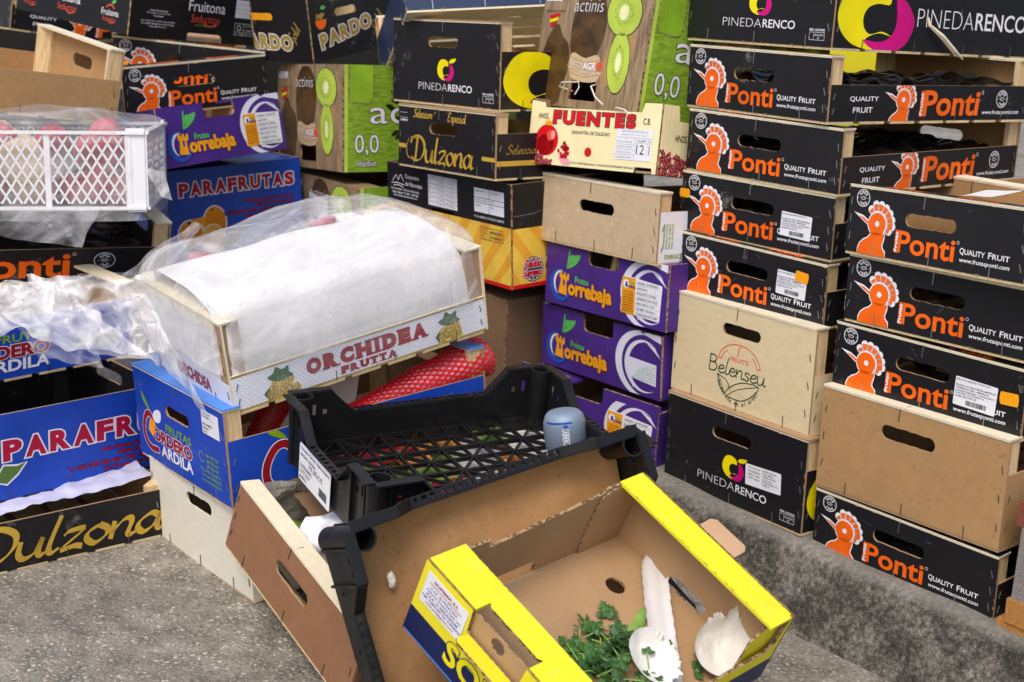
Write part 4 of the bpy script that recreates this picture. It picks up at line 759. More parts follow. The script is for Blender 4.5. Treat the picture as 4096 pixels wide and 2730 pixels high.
def dulzona(a, w_, h):
    a.script('gold_ink', 'Seleccion', 50, 87, 7.6, 3., kx=1.25, sh=.12, nib=.6); a.stroke('gold_ink', [(117, 96), (121, 100)], 1.4); a.script('gold_ink', 'Especial', 158, 85.5, 7.8, 3., kx=1.28, sh=.12, nib=.6)
    a.script('gold_ink', 'Dulzona', 50, 10, 22.5, 7., kx=1.42, sh=.08, nib=.45, ly=3)
    a.stroke('gold_ink', [(62, 50), (40, 50), (28, 34), (32, 16), (50, 12)], 2.4, 3, nib=.45)
    a.rect('gold_ink', 0, 30, 25, 37.5); a.rect('gold_ink', 262, 27, 300, 34); a.rect('white_ink', 6, 84, 30, 84.5); a.rect('white_ink', 6, 93, 30, 93.5); a.text('white_ink', 'avalon', 8, 78, 30, 83, .03)
def dulz_side(a): a.script('gold_dull_ink', 'Seleccion', 20, 40, 7.5, 2, kx=1.5, sh=.12, nib=.6); a.rect('gold_ink', 0, 20, 390, 28.5)
crate('C3', 'fruit_crate', 'black crate with gold script lettering and handle slot, above black-yellow melon box', 'fruit crate', front='black_print', end_art=dulzona, side_art=dulz_side, hd=(101, 187, 61, 80), pmat='board_edge')
def melon(a, w_, h):
    a.rect('melon_card', 0, 0, w_, 106, 0); 
    for i in range(7): a.poly('melon_stripe_ink', [(70+i*52, 4), (88+i*52, 4), (150+i*60, 106), (122+i*60, 106)], 1)
    a.rect('red_ink', 0, 0, w_, 7, 2)
    a.text('white_ink', 'Cooperativa', 62, 153, 108, 163, .01); a.text('white_ink', 'de Villaconejos', 62, 139, 118, 149, .01)
    for i, s_ in enumerate(('Avda. Vicente Martínez, 7 - 28360 VILLACONEJOS (Madrid)', 'Telfs. Oficina * 91 893 - 609 958', 'www.cooperativadevillaconejos.com')): a.text('white_ink', s_, 12+i*4, 130-i*6, 108-i*4, 134.5-i*6, .01)
    for q in ([(18, 146), (30, 158), (38, 150), (46, 160), (56, 148)], [(14, 142), (34, 144), (58, 142)], [(22, 138), (38, 140), (54, 137)]): a.stroke('white_ink', q, 1.2, 1)
    a.rect('label_paper', 138, 116, 230, 172, 1)
    for i in range(7): a.rect('black_card', 138, 116+i*8+7.4, 230, 116+i*8+8, 2)
    for x in (168, 200): a.rect('black_card', x, 116, x+.7, 172, 2)
    for i in range(7):
        for j, s_ in enumerate((('Nº PIEZAS', 'PESO MINIMO', 'PESO MAXIMO') if i == 0 else (str(i+1), '%d.500 kg.' % (7-i), '%d.000 kg.' % (8-i)))): a.text('label_dark_ink', s_, 142+j*31, 166-i*8, 142+j*31+(24 if i == 0 else len(s_)*2.2), 170-i*8, ly=2)
    for y0, y1 in ((152, 168), (143.5, 151), (126, 142.5)): a.rect('label_paper', 282, y0-3, 369, y1-3, 1)
    a.rect('black_card', 326, 149, 327, 165, 2); a.rect('black_card', 326, 123, 327, 139.5, 2)
    for s_, x, y in (('Origen ESPAÑA', 285, 158), ('Categoría I', 330, 158), ('Producto Variedad  MELÓN', 285, 143), ('Calibre', 285, 133), ('Peso', 330, 133)): a.text('label_dark_ink', s_, x, y, x+len(s_)*2.3, y+4.2, ly=2)
    a.text('white_ink', 'N.º R.I.A. 28/40.855 - N.º R.G.S. ES 21.17685/M CE', 282, 113, 369, 117, .01)
    for q in ((301, 77, 366, 77.8), (301, 98, 366, 98.8), (301, 77, 301.8, 98.8), (365.2, 77, 366, 98.8), (326, 77, 326.8, 98.8)): a.rect('label_dark_ink', *q, ly=3)
    for i in range(12): a.ell('label_dark_ink', 313.5+8*math.cos(i*math.pi/6), 88+8*math.sin(i*math.pi/6), 1, 1, 3, 6)
    a.text('label_dark_ink', 'C.E.E.', 309, 86.5, 318, 89.5, ly=3); a.text('label_dark_ink', 'PRODUCIDO', 330, 89, 362, 94.5, .02, ly=3); a.text('label_dark_ink', 'EN ESPAÑA', 330, 81, 361, 86.5, .02, ly=3)
def melon_side(a, w_, h):
    a.rect('melon_card', 0, 0, w_, 104, 0); a.rect('red_ink', 0, 0, w_, 7, 2)
    for i in range(6): a.poly('melon_stripe_ink', [(-70+i*52, 104), (-48+i*52, 104), (20+i*60, 4), (0+i*60, 4)], 1)
    a.ell('label_dark_ink', 43, 31, 22, 22, 3); a.ring('label_paper', 43, 31, 20, 20, 1, 4)
    a.script('label_paper', 'Calidad', 23, 35, 7, 4.4, kx=.95, sh=.2, ly=5); a.script('label_paper', 'Suprema', 20, 20, 7, 4.4, kx=.9, sh=.2, ly=5); a.script('red_ink', 'Calidad', 23, 35, 7, 2.4, kx=.95, sh=.2, ly=6); a.script('red_ink', 'Suprema', 20, 20, 7, 2.4, kx=.9, sh=.2, ly=6)
    for x in (35, 43, 51): a.ell('label_paper', x, 15, 1.6, 1.6, 5, 5)
    a.stroke('label_dark_ink', [(2, 128), (45, 130), (58, 139), (72, 138), (60, 130)], 1.2, 3, cap=False); a.stroke('label_grey_ink', [(2, 126), (45, 128), (60, 132)], .8, 3, cap=False)
    for y in (58, 34): a.ring('label_paper', 92, y, 20, 17, 5, 4); a.ring('label_dark_ink', 92, y, 22, 19, 2, 3)
mp = [(0, 0), (388, 0), (388, 181), (232, 181), (229, 198), (224, 202), (160, 196), (156, 190), (154, 181), (0, 181)]
carton('C4', 'melon_box', 'black and yellow melon carton with white data tables, standing on brown box', 'black_card', melon, melon_side, None, cat='melon box', prof=mp, inner='dark_card', holes=[slot(142, 224, 86, 112)], tabs=True)
carton('C5', 'cardboard_box', 'plain dark brown cardboard box under the black and yellow melon carton', 'dark_card', inner='dark_card', cat='cardboard box', lid=True)
crate('C2b', 'fruit_crate', 'dark blue crate tilted back above the middle black fruit crate, wood underside showing', 'fruit crate', front='navy_print', inner='fibre', hd=(108, 192, 80, 98), slat='pale_ply')
def pardo(a, w_, h, off=(0, 0, 0)):
    K = .79; dx = off[2]; c, s_ = math.cos(R(9.5)), math.sin(R(9.5)); a.A = (c*K, -s_*K, 24+dx, s_*K, c*K, 22)
    if dx: a.A = (K, 0, 30+dx, -.02, K, 26)
    a.word('gold_dull_ink', 'PARDO', 0, 0, 196, 39, .06, .06, 3, ('white_ink', 2.4))
    c, s_ = math.cos(R(50)), math.sin(R(50)); a.A = (c*K, -s_*K, 187+dx, s_*K, c*K, 36); a.script('gold_dull_ink', 'Gold', 0, 0, 14, 4, kx=1.05, sh=.1, nib=.5)
    a.A = (K, 0, dx, 0, K, 0)
    if not dx:
        a.ell('orange_ink', 38, 100, 19, 21, 1); a.rect('black_print', 19, 103, 57, 125, 2); a.text('gold_dull_ink', 'MP', 22, 104, 52, 119, .06, .1, ly=3); a.ell('leaf_ink', 50, 132, 9, 5, 2)
        a.text('white_ink', 'EL GIRONA', 258, 22, 280, 26, .02); a.rect('white_ink', 256, 30, 281, 30.5); a.rect('white_ink', 256, 40, 281, 40.5); a.text('white_ink', 'ES-46-012', 260, 33, 279, 37)
    else: a.poly('amber_ink', slot(88, 170, 104, 122), 1)
    a.A = (1, 0, 0, 0, 1, 0)
def pardo_side(a, w_, h):
    A0 = a.A; a.A = (1, 0, w_-K_P, 0, 1, 0); pardo(a, w_, h, (1, 0, w_-K_P)); a.A = A0
K_P = 236
carton('C0', 'fruit_box', 'black box with big gold white-edged letters on two faces, above the kiwi carton', 'black_print', pardo, None, None, lart=pardo_side, cat='fruit box', holes=[slot(72, 134, 82, 98)], inner='bare_ply', sholes=None)
carton('C6', 'fruit_carton', 'plain yellow carton glimpsed behind the top right crates', 'yellow_card', inner='card', cat='carton') if 'C6' in POS else None

# ------------------------------------------------------------------ left stacks
def fruitona(a, w_, h):
    def mark(x, y, k, sw=True):
        a.text('white_ink', 'Fruitona', x, y, x+96*k, y+21*k, .0); a.text('coral_ink', 'Seduction', x+8*k, y-21*k, x+84*k, y-5*k, -.01, .2); a.stroke('coral_ink', [(x+44*k, y-22*k), (x+58*k, y-27*k), (x+78*k, y-22*k)], 3*k, 2, nib=1.6)
        a.ring('coral_ink', x+48*k, y+20*k, 22*k, 20*k, 4*k, 1, 20, 160); a.poly('leaf_ink', [(x+52*k, y+42*k), (x+60*k, y+52*k), (x+72*k, y+56*k), (x+66*k, y+44*k)], 1, 4)
    mark(150, 60, 1.05); a.text('green_ink', 'www.fruitona.com', 170, 31, 230, 35.5)
    for i, s_ in enumerate(('Central Hortofrutícola', 'Stat. Coop. C. Ltda. del Camp', '"Sant Gaietà"', '', 'Ctra. Aitona, Km.7 - 25182 Aitona (LLEIDA)', 'Tel. +34 973 796 084  Fax +34 973 796 442', 'fruitona@fruitona.com')):
        if s_: L_ = len(s_)*2.1; a.text('white_ink', s_, 72-L_/2, 52-i*5.3, 72+L_/2, 55.4-i*5.3, .01)
    a.rect('label_paper', 281, 56, 366, 93, 1)
    for y in (84, 74, 65): a.rect('label_grey_ink', 281, y, 366, y+.6, 2)
    a.rect('label_grey_ink', 325, 84, 325.6, 93, 2); a.rect('label_grey_ink', 325, 56, 325.6, 65, 2)
    for q in ((283, 26, 368, 26.8), (283, 44, 368, 44.8), (283, 26, 283.8, 44.8), (367.2, 26, 368, 44.8), (308, 26, 308.7, 44.8)): a.rect('white_ink', *q)
    a.text('white_ink', 'Comunidad Europea', 311, 38, 362, 42); a.text('white_ink', 'Nº 25041704 ESPAÑA', 311, 29, 362, 34); a.ring('white_ink', 296, 35, 6, 6, 1.5, 2); a.text('white_ink', 'R.I.A. 250041704 - Nº 217405 CAT', 283, 19, 367, 23.5)
def fruitona_side(a, w_, h):
    for x, y, k in ((18, 28, .5), (122, 38, .78), (262, 30, .52)):
        a.text('white_ink', 'Fruitona', x, y, x+96*k, y+24*k, .0); a.text('coral_ink', 'Seduction', x+8*k, y-22*k, x+84*k, y-5*k, -.01, .2); a.stroke('coral_ink', [(x+44*k, y-22*k), (x+58*k, y-27*k), (x+78*k, y-22*k)], 3*k, 2, nib=1.6)
        a.ring('coral_ink', x+48*k, y+20*k, 26*k, 22*k, 5*k, 1, 20, 160); a.poly('leaf_ink', [(x+52*k, y+46*k), (x+60*k, y+58*k), (x+76*k, y+62*k), (x+70*k, y+48*k)], 1, 4)
carton('A2', 'fruit_carton', 'glossy black flat carton with white and red lettering, top left of heap', 'black_card', fruitona, None, None, lart=fruitona_side, holes=[[(153, 0), (249, 0), (249, 12), (245, 16), (157, 16), (153, 12)]], inner='pink_card')
ponti('A3', 'black orange-bird crate with orange tag, wedged beneath the glossy flat carton', stk=[orange_tag(19, 36, 26, 18, -4)])
ponti('A4', 'black orange-bird crate leaning on the upper left purple carton')
carton('A5', 'plum_carton', 'purple plum carton leaning on the blue citrus carton below the orange-bird crate', 'purple_card', torre, None, TG, prof=npf, inner='card', notch=(109, 184), stk=[tor_label(200)])
def para_fruit(a, x, y, k):
    for m_, d in (('white_ink', 3), (None, 0)):
        a.ell(m_ or 'orange_fruit_ink', x, y, 25*k+d, 26*k+d, 1+(0 if m_ else 1)); a.ell(m_ or 'orange_fruit_ink', x+52*k, y+16*k, 24*k+d, 32*k+d, 1+(0 if m_ else 1)); a.ell(m_ or 'orange_fruit_ink', x+48*k, y-16*k, 24*k+d, 24*k+d, 1+(0 if m_ else 1))
        lf = [(x+70*k, y-30*k), (x+84*k, y-8*k), (x+104*k, y-12*k), (x+118*k, y-8*k), (x+104*k, y-24*k), (x+88*k, y-36*k)]
        a.outl('white_ink', lf, 3, 1) if m_ else a.poly('olive_leaf_ink', lf, 2)
    a.ell('cream_card', x+46*k, y-10*k, 23.5*k, 25*k, 3); a.ell('orange_flesh_ink', x+46*k, y-10*k, 21*k, 22.5*k, 4)
    for i in range(10): t_ = i*math.pi/5; a.stroke('cream_card', [(x+46*k, y-10*k), (x+46*k+20*k*math.cos(t_), y-10*k+21*k*math.sin(t_))], 1.1*k, 5, cap=False)
    a.ell('cream_card', x+46*k, y-10*k, 3.2*k, 3.2*k, 6); a.ell('kiwi_seed_ink', x-2, y+22*k, 3*k, 4*k, 4, 10); a.ell('kiwi_seed_ink', x+48*k, y+43*k, 3*k, 2*k, 4, 10)
def para_words(a, x0, y0, x1, y1, xr, yt):
    n = 10; wds = [1, 1.12, 1.1, 1.12, .95, 1.1, 1.08, 1, 1.12, 1.02]; tot = sum(wds); cx = x0
    for ch, wd in zip('PARAFRUTAS', wds):
        ww = (x1-x0)*wd/tot; u = (cx+ww/2-x0)/(x1-x0)-.5; dy = (.25-u*u)*(y1-y0)*.12; a.text('crimson_ink', ch, cx+ww*.07, y0+dy, cx+ww*.93, y1+dy, .055, ly=3, out=('white_ink', 2.2)); cx += ww
    for i, s_ in enumerate(('Bela Salema, Conceição de Faro', '8005-419 Faro - Portugal', 'T. +351 289 992 675 - TM. +351 912 043 915', 'parafrutas.algarve@gmail.com')):
        L_ = (110, 88, 156, 108)[i]*(xr-117 if xr < 300 else 190)/156; a.text('crimson_ink', s_, xr-L_, yt-i*10.3, xr, yt+7-i*10.3, .02, ly=3, out=('dark_blue_ink', .9))
def para_end(a, w_, h): para_words(a, 23, 147, 277, 174, 272, 122); para_fruit(a, 44, 74, 1.)
carton('A6', 'citrus_carton', 'tall blue carton with red lettering and printed oranges behind the wrapped crate', 'blue_card', para_end, None, None, inner='card', stk=[lambda r_, a, b_, c: sticker(r_, 'price_tag', FR0, tagpts(61, 95, 25, 17, 4), 'tag_orange')], lid=True, cat='carton')
crate('A7', 'fruit_crate', 'bare fibreboard crate with pale plywood top plate, upper left of heap', 'fruit crate', front='bare_ply', side='fibre', inner='fibre', plate=True, hd=(118, 200, 70, 92), long=True, edge='board_edge')
crate('A9', 'fruit_crate', 'long black orange-lettered crate under the white lattice crate at left', 'fruit crate', PG, inner='black_print', side_art=lambda a: (a.text('orange_ink', 'Ponti', 156, 6, 328, 49, .024), since(a, 385, 34, 13.5, 1.35), a.text('white_ink', 'www.frutasponti.com', 341, 4, 462, 14, .012, .15), a.ring('white_ink', 334, 46, 3, 3, .7)), hd=(103, 195, 45, 70), long=True, topart=pontitop)
def cord_words(a, x, y, k, big=True):
    a.text('green_ink', 'FRUTAS', x+84*k, y+41*k, x+172*k, y+54*k, .02, .05, ly=3); a.text('maroon_ink', 'ORDERO', x+36*k, y+17*k, x+171*k, y+38*k, .05, .03, ly=4, out=('white_ink', 1.1)); a.text('white_ink', 'ARDILA', x+60*k, y-3*k, x+170*k, y+15*k, .03, .03, ly=4)
def cord_C(a, x, y, k):
    P_ = [(x+46*k, y+40*k), (x+34*k, y+57*k), (x+18*k, y+56*k), (x+4*k, y+36*k), (x+4*k, y+14*k), (x+22*k, y+1*k), (x+50*k, y+2*k)]
    a.stroke('white_ink', P_, 12.5*k, 1); a.stroke('maroon_ink', P_, 10*k, 2)
    lf = [(x+8*k, y+72*k), (x+12*k, y+88*k), (x-3*k, y+92*k), (x-2*k, y+78*k)]
    a.poly('green_ink', [(x+4*k, y+92*k), (x+14*k, y+86*k), (x+34*k, y+66*k), (x+22*k, y+68*k), (x+8*k, y+78*k)], 2, 4); a.poly('white_ink', [(x+42*k, y+52*k), (x+44*k, y+62*k), (x+58*k, y+72*k), (x+74*k, y+72*k), (x+72*k, y+58*k), (x+60*k, y+50*k)], 2, 4)
def cord_end(a, w_, h):
    cord_C(a, 20, 18, .92); cord_words(a, 20, 18, .97)
    a.ring('green_ink', 218, 53, 8, 8, 1.4, 2, 20, 330)
    for i, s_ in enumerate(('629 457 228', '630 925 630', '629 202 627')): a.text('green_ink', s_, 232, 56-i*8, 270, 61-i*8, .02)
    for i, s_ in enumerate(('POL. IND. Parcela 2-1', 'Torremejia (BADAJOZ)', 'frutascordero@hotmail.com')): a.text('green_ink', s_, 212, 32-i*8, 274, 37-i*8, .02)
    for q in ((10, 118, 36, 118.6), (10, 106, 36, 106.6)): a.rect('sky_blue_ink', *q)
    a.text('sky_blue_ink', 'ES-06-0002', 12, 109, 34, 115)
def cord_side(a):
    cord_C(a, 50, 6, 1.12); cord_words(a, 78, 8, 1.); a.script('green_ink', 'servicio', 310, 66, 9, 2.6, kx=1.4, sh=.25)
def cord_lab(root, w_, l_, h): sticker(root, 'paper_label', FR0, rrect(231, 92, 283, 126, 1), 'label_paper', label_art(['Cordero Barril', 'Prod. España', '', 'CIRUELA AMARILLA', 'Calibre 40', 'Lote 22'], 231, 92, 283, 126, bars=False))
CG = 'blue crates with red and white lettering'
crate('B2', 'fruit_crate', 'blue crate with red, green and white lettering under the plastic-wrapped crate', 'fruit crate', CG, front='blue_print', pmat='sky_blue_ink', end_art=cord_end, side_art=cord_side, hd=(107, 185, 84, 101), stk=[cord_lab, orange_tag(54, 53, 18, 25, -28)], edge='board_edge')
crate('A11', 'fruit_crate', 'blue crate partly cut off at left, crumpled clear plastic piled on it', 'fruit crate', CG, front='blue_print', side_art=lambda a: (cord_words(a, 72, 14, 1.02), a.script('green_ink', 'Campo', 284, 30, 13, 3.4, kx=1.25, sh=.3)), hd=(108, 190, 88, 106), long=True)
crate('A12', 'fruit_crate', 'open blue citrus crate with red lettering, dark inside, above gold-lettered crate', 'citrus crate', front='blue_print', inner='black_print', slat='black_print', post='black_print', side_art=lambda a: (para_words(a, 139, 58, 500, 90, 432, 41), para_fruit(a, 58, 60, 1.)), hd=(108, 190, 98, 116), long=True, plate=False)
def dulz_long(a):
    a.script('gold_ink', 'Dulzona', 112, 12, 27, 11, kx=1.78, sh=.3, nib=.65, ly=3)
crate('A13', 'fruit_crate', 'black crate with large gold script standing on the road at left', 'fruit crate', side_art=dulz_long, hd=None, long=True, plate=False)
crate('B3', 'fruit_crate', 'plain cream wooden crate on the road beneath the blue lettered crate', 'fruit crate', front='cream_ply', inner='cream_ply', edge='pale_ply', hd=(113, 188, 88, 108), pmat='pale_ply')
POS['A1'] = POS['A1']
crate('A1', 'fruit_crate', 'distant black orange-bird crate poking out behind the bare fibreboard crate', 'fruit crate', PG, side_art=ponti_side, hd=(103, 188, 46, 64), long=True)
sheet('tissue_paper', 'lilac_paper', [(80, 30, 70), (396, 26, 86), (396, 200, 84), (60, 200, 60)], 60, 24, 5, 5, 'lilac-white tissue paper spilling over the gold script crate at left', 'tissue paper', freq=.03, M=BX['A13'][1] @ Matrix(((0, -1, 0, 300), (1, 0, 0, 0), (0, 0, 1, 0), (0, 0, 0, 1))) if False else pose(*POS['A13'][:6]), ridge=False)

MA9 = BX['A9'][1]; LA9 = BX['A9'][3]
sheet('fruit_liner', 'liner_plastic', [(5, 28, 42), (290, 28, 46), (290, LA9-28, 44), (5, LA9-28, 42)], 40, 60, 6, 61, 'glossy black fruit liner inside the long black crate at left', 'fruit liner', 'black moulded fruit liners', freq=.03, M=MA9)
# white lattice crate with netted onions in a bag
x, y, z, yaw, tx, ty, w_, l_, h, s = POS['A8']; M8 = pose(x, y, z, yaw, tx, ty)
root = empty('lattice_crate', M8, 'white plastic lattice crate in a clear bag at left edge', 'plastic crate')
def lattice_wall(fr, wd, nm, ov=False):
    g = G(); O, U, V = (Vector(q) for q in fr); P = lambda u, v_, d=0: O+U*u+V*v_+U.cross(V)*d
    def bar(u0, v0, u1, v1, wt=3.2, th=2.6): g.bar(P(u0, v0), P(u1, v1), th, wt, 'lattice_plastic', up=U.cross(V).cross(P(u1, v1)-P(u0, v0)).normalized())
    g.bar(P(0, 6), P(wd, 6), 12, 5, 'lattice_plastic'); g.bar(P(0, 124), P(wd, 124), 13, 5, 'lattice_plastic')
    npn = 3; pw = (wd-30)/npn
    g.bar(P(wd-14, 0), P(wd-14, 131), 28, 5, 'lattice_plastic', up=U.cross(V))
    for k in range(npn+1): u = 4+k*pw; g.bar(P(u, 6), P(u, 124), 9, 7, 'lattice_plastic', up=U.cross(V))
    for k in range(npn):
        u0, u1 = 4+k*pw, 4+(k+1)*pw; st = 17
        for i in range(-6, 14):
            for sg in (1, -1):
                ua, va, ub, vb = u0+i*st, 13, u0+i*st+105*.62, 118
                if sg < 0: va, vb = vb, va
                pts = [(ua, va), (ub, vb)]; t0, t1 = 0, 1
                if ua < u0: t0 = (u0-ua)/(ub-ua)
                if ub > u1: t1 = (u1-ua)/(ub-ua)
                if t1 > t0: bar(ua+(ub-ua)*t0, va+(vb-va)*t0, ua+(ub-ua)*t1, va+(vb-va)*t1)
    for k in range(7): g.box(0, 0, 0, 0, 0, 0, 'lattice_plastic') if False else None
    if ov:
        a = Art(); a.ell('lattice_plastic', 125, 84, 34, 19, 0); a.script('label_grey_ink', 'Benco' if False else 'eno', 108, 77, 8, 1.2, kx=1.4, sh=.1); 
        g.plate((tuple(P(0, 0, 3)), tuple(U), tuple(V)), [(125+34*math.cos(i*.2618), 84+19*math.sin(i*.2618)) for i in range(24)], [], 2, 'lattice_plastic', 'lattice_plastic', 'lattice_plastic')
        A_ = Art(); A_.text('label_grey_ink', 'Wenco', 104, 76, 148, 92, -.02, .2, ly=1); A_.put(g, (tuple(P(0, 0, 3.2)), tuple(U), tuple(V)))
    g.obj(nm, root)
lattice_wall(((0, 0, 0), (1, 0, 0), (0, 0, 1)), w_, 'lattice_wall', True); lattice_wall(((w_, l_, 0), (-1, 0, 0), (0, 0, 1)), w_, 'lattice_wall'); lattice_wall(((w_, 0, 0), (0, 1, 0), (0, 0, 1)), l_, 'lattice_wall'); lattice_wall(((0, l_, 0), (0, -1, 0), (0, 0, 1)), l_, 'lattice_wall')
g = G(); g.box(4, w_-4, 4, l_-4, 1, 4, 'lattice_plastic'); g.obj('floor', root)
def blob(name, mat, c, r, seed, label, cat, group=None, M=None, amp=.15, net=None, sq=(1, 1, 1), freq=1.2):
    g = G(); n, k = 24, 16; vs = []
    for j in range(k+1):
        for i in range(n):
            th_, ph = math.pi*j/k, 2*math.pi*i/n; d = Vector((math.sin(th_)*math.cos(ph), math.sin(th_)*math.sin(ph), math.cos(th_))); rr = r*(1+amp*noise.noise(d*freq+Vector((seed, 0, 0)))+amp*.5*noise.noise(d*freq*3+Vector((0, seed, 0)))); vs.append((c[0]+d.x*rr*sq[0], c[1]+d.y*rr*sq[1], c[2]+d.z*rr*sq[2]))
    g.add(vs, [(j*n+i, (j+1)*n+i, (j+1)*n+(i+1) % n, j*n+(i+1) % n) for j in range(k) for i in range(n)], mat)
    o = g.obj(name, None, mm(M) if M is not None else None, True)
    return tag(o, label, cat, group)
rnd = random.Random(3)
for i, (cx, cy, cz, r, mt_, lb) in enumerate(((215, 58, 62, 52, 'beige_pack', 'pale onion sack pressed against the middle of the lattice crate'), (150, 130, 70, 62, 'beige_pack', 'pale sack further back inside the lattice crate'), (262, 120, 84, 46, 'dark_bag_film', 'dark plastic bag deep inside the lattice crate'), (300, 170, 60, 70, 'dark_bag_film', 'large dark bag at the back of the lattice crate'))):
    blob('onion_sack', mt_, (cx, cy, cz), r, i, lb, 'onion sack', 'sacks inside the lattice crate', M8, .25)
for i, (cx, cy, cz, r) in enumerate(((352, 38, 34, 30), (318, 42, 40, 29), (345, 44, 84, 32), (308, 52, 92, 28), (368, 60, 60, 30), (330, 70, 118, 27), (285, 46, 32, 24), (112, 40, 40, 30), (150, 44, 30, 27), (84, 44, 66, 29), (128, 50, 80, 26), (52, 46, 34, 30), (170, 60, 110, 26), (250, 50, 108, 26))):
    blob('red_onion', 'onion', (cx, cy, cz), r, 60+i, 'red onion in netting behind the lattice of the bagged white crate', 'onion', 'red onions in the lattice crate', M8, .12)
def wrap(name, mat, M, rect, z0, z1, label, dome=30, amp=7, seed=1, n=150, m_=34, slump=0, group=None, cat='plastic wrap', open_=False, topmat=None):
    x0, x1, y0, y1 = rect; cx, cy = (x0+x1)/2, (y0+y1)/2; hx, hy = (x1-x0)/2, (y1-y0)/2; g = G(); vs = []; rows = []; g.cr = []
    for j in range(m_+1): t_ = j/m_; rows.append((1, z0+(z1-z0)*t_*1.0, 0))
    for j in range(1, 1 if open_ else 41): t_ = j/40; rows.append((math.cos(t_*math.pi/2)*.98+.02, z1+dome*math.sin(t_*math.pi/2), t_))
    for j, (k, z, tp) in enumerate(rows):
        for i in range(n):
            a = 2*math.pi*i/n; c, s_ = math.cos(a), math.sin(a); e = .22; px, py = hx*math.copysign(abs(c)**e, c), hy*math.copysign(abs(s_)**e, s_)
            d = Vector((px/hx, py/hy, 0)).normalized(); q = Vector((cx+px*k, cy+py*k, z)); nn = q*.014+Vector((seed*4, seed, 0)); f, cr_ = folds2(q, seed, 8, 40, 200); f = f*1.3+noise.noise(nn)*.35; g.cr.append(cr_)
            off = 2+max(-.25, f)*amp; q = q+d*off*(1-tp*.8)+Vector((0, 0, 1))*(f*amp*1.9+noise.noise(q*.011+Vector((seed, 3, 1)))*amp*2.2)*tp; vs.append(q)
    R_ = len(rows); Q_ = lambda j0, j1: [(j*n+i, j*n+(i+1) % n, (j+1)*n+(i+1) % n, (j+1)*n+i) for j in range(j0, j1) for i in range(n)]
    g.add(vs, Q_(0, R_-1 if not topmat else m_-1), mat)
    if topmat:
        k = g.mi(topmat); q = Q_(m_-1, R_-1); g.f += q; g.m += [k]*len(q)
    return tag(g.obj(name, None, mm(M), True), label, cat, group)
wrap('plastic_bag', 'film_bag', M8, (-4, w_+5, -6, l_+4), -14, 128, 'clear plastic bag around the white lattice crate', 26, 8, 2, cat='plastic bag', group='clear plastic films')
sheet('plastic_flap', 'film_clear', [(60, -12, 2), (330, -14, 8), (300, -30, -52), (200, -24, -40)], 40, 20, 5, 11, 'clear plastic flap hanging below the lattice crate over the black crate', 'plastic film', 'clear plastic films', M=M8)
sheet('bag_shred', 'film_bunch', [(398, -8, 70), (430, -12, 66), (440, -14, 20), (424, -12, 24)], 12, 14, 5, 12, 'torn plastic shred at right corner of the lattice crate', 'plastic film', 'clear plastic films', M=M8)

# ------------------------------------------------------------------ wrapped grape crate
def orch_side(a):
    a.rect('label_paper', 0, 0, 420, 53, 0)
    for i in range(118):
        for j in range(14):
            if (i+j) % 2 == 0: a.raw('sky_blue_ink', [[(3+i*3.5, 3+j*3.5), (4.1+i*3.5, 3+j*3.5), (4.1+i*3.5, 4.1+j*3.5), (3+i*3.5, 4.1+j*3.5)]], 1)
    a.rect('gold_dull_ink', 0, 49.5, 420, 53, 2); a.rect('gold_dull_ink', 0, 0, 420, 3, 2)
    SER = {'O': '', 'R': 'bl br', 'C': '', 'H': 'bl br tl tr', 'I': 'bc tc', 'D': 'bl tl', 'E': 'bl tl', 'A': 'bl br', 'F': 'bl', 'U': 'tl tr', 'T': 'bc'}
    def slab(txt, x0, y0, x1, y1, wds):
        tot = sum(wds); cx = x0; hh = y1-y0
        for ch, wd in zip(txt, wds):
            ww = (x1-x0)*wd/tot; p, q = cx+ww*.06, cx+ww*.94
            if ch == 'I': p, q = cx+ww*.25, cx+ww*.75
            a.text('maroon_ink', ch, p, y0, q, y1, .09, ly=4)
            for k in SER[ch].split():
                yy = (y0, y0+hh*.13) if k[0] == 'b' else (y1-hh*.13, y1); xx = {'l': (cx-.02*ww, cx+ww*.42), 'r': (cx+ww*.6, cx+ww*1.03), 'c': (cx+ww*.08, cx+ww*.92)}[k[1]]; a.rect('maroon_ink', xx[0], yy[0], xx[1], yy[1], 3)
            cx += ww
    slab('ORCHIDEA', 110, 20.5, 310, 44, [1.1, 1.12, 1.05, 1.2, .62, 1.1, .98, 1.15]); slab('FRUTTA', 163, 6, 256, 17.5, [1, 1.1, 1.1, 1, 1, 1.1])
    rnd = random.Random(2)
    for gx, k in ((74, 1.), (350, .95)):
        a.poly('dark_leaf_ink', [(gx-14*k, 29), (gx-22*k, 36), (gx-13*k, 40), (gx-8*k, 48), (gx+1*k, 42), (gx+11*k, 45), (gx+11*k, 36), (gx+17*k, 30), (gx, 26)], 5, 3); a.poly('dark_leaf_ink', [(gx-24*k, 4), (gx-30*k, 14), (gx-18*k, 24), (gx-10*k, 12)], 3)
        for i in range(90):
            x, y = rnd.uniform(-22, 24), rnd.uniform(-2, 28)
            if abs(x) < 24-y*.5: a.ell('grape_ink', gx+x*k, 6+y*.95, 4.2, 4.2, 4, 10); a.ell('cream_card', gx+x*k-1, 7.2+y*.95, .9, .9, 5, 6)
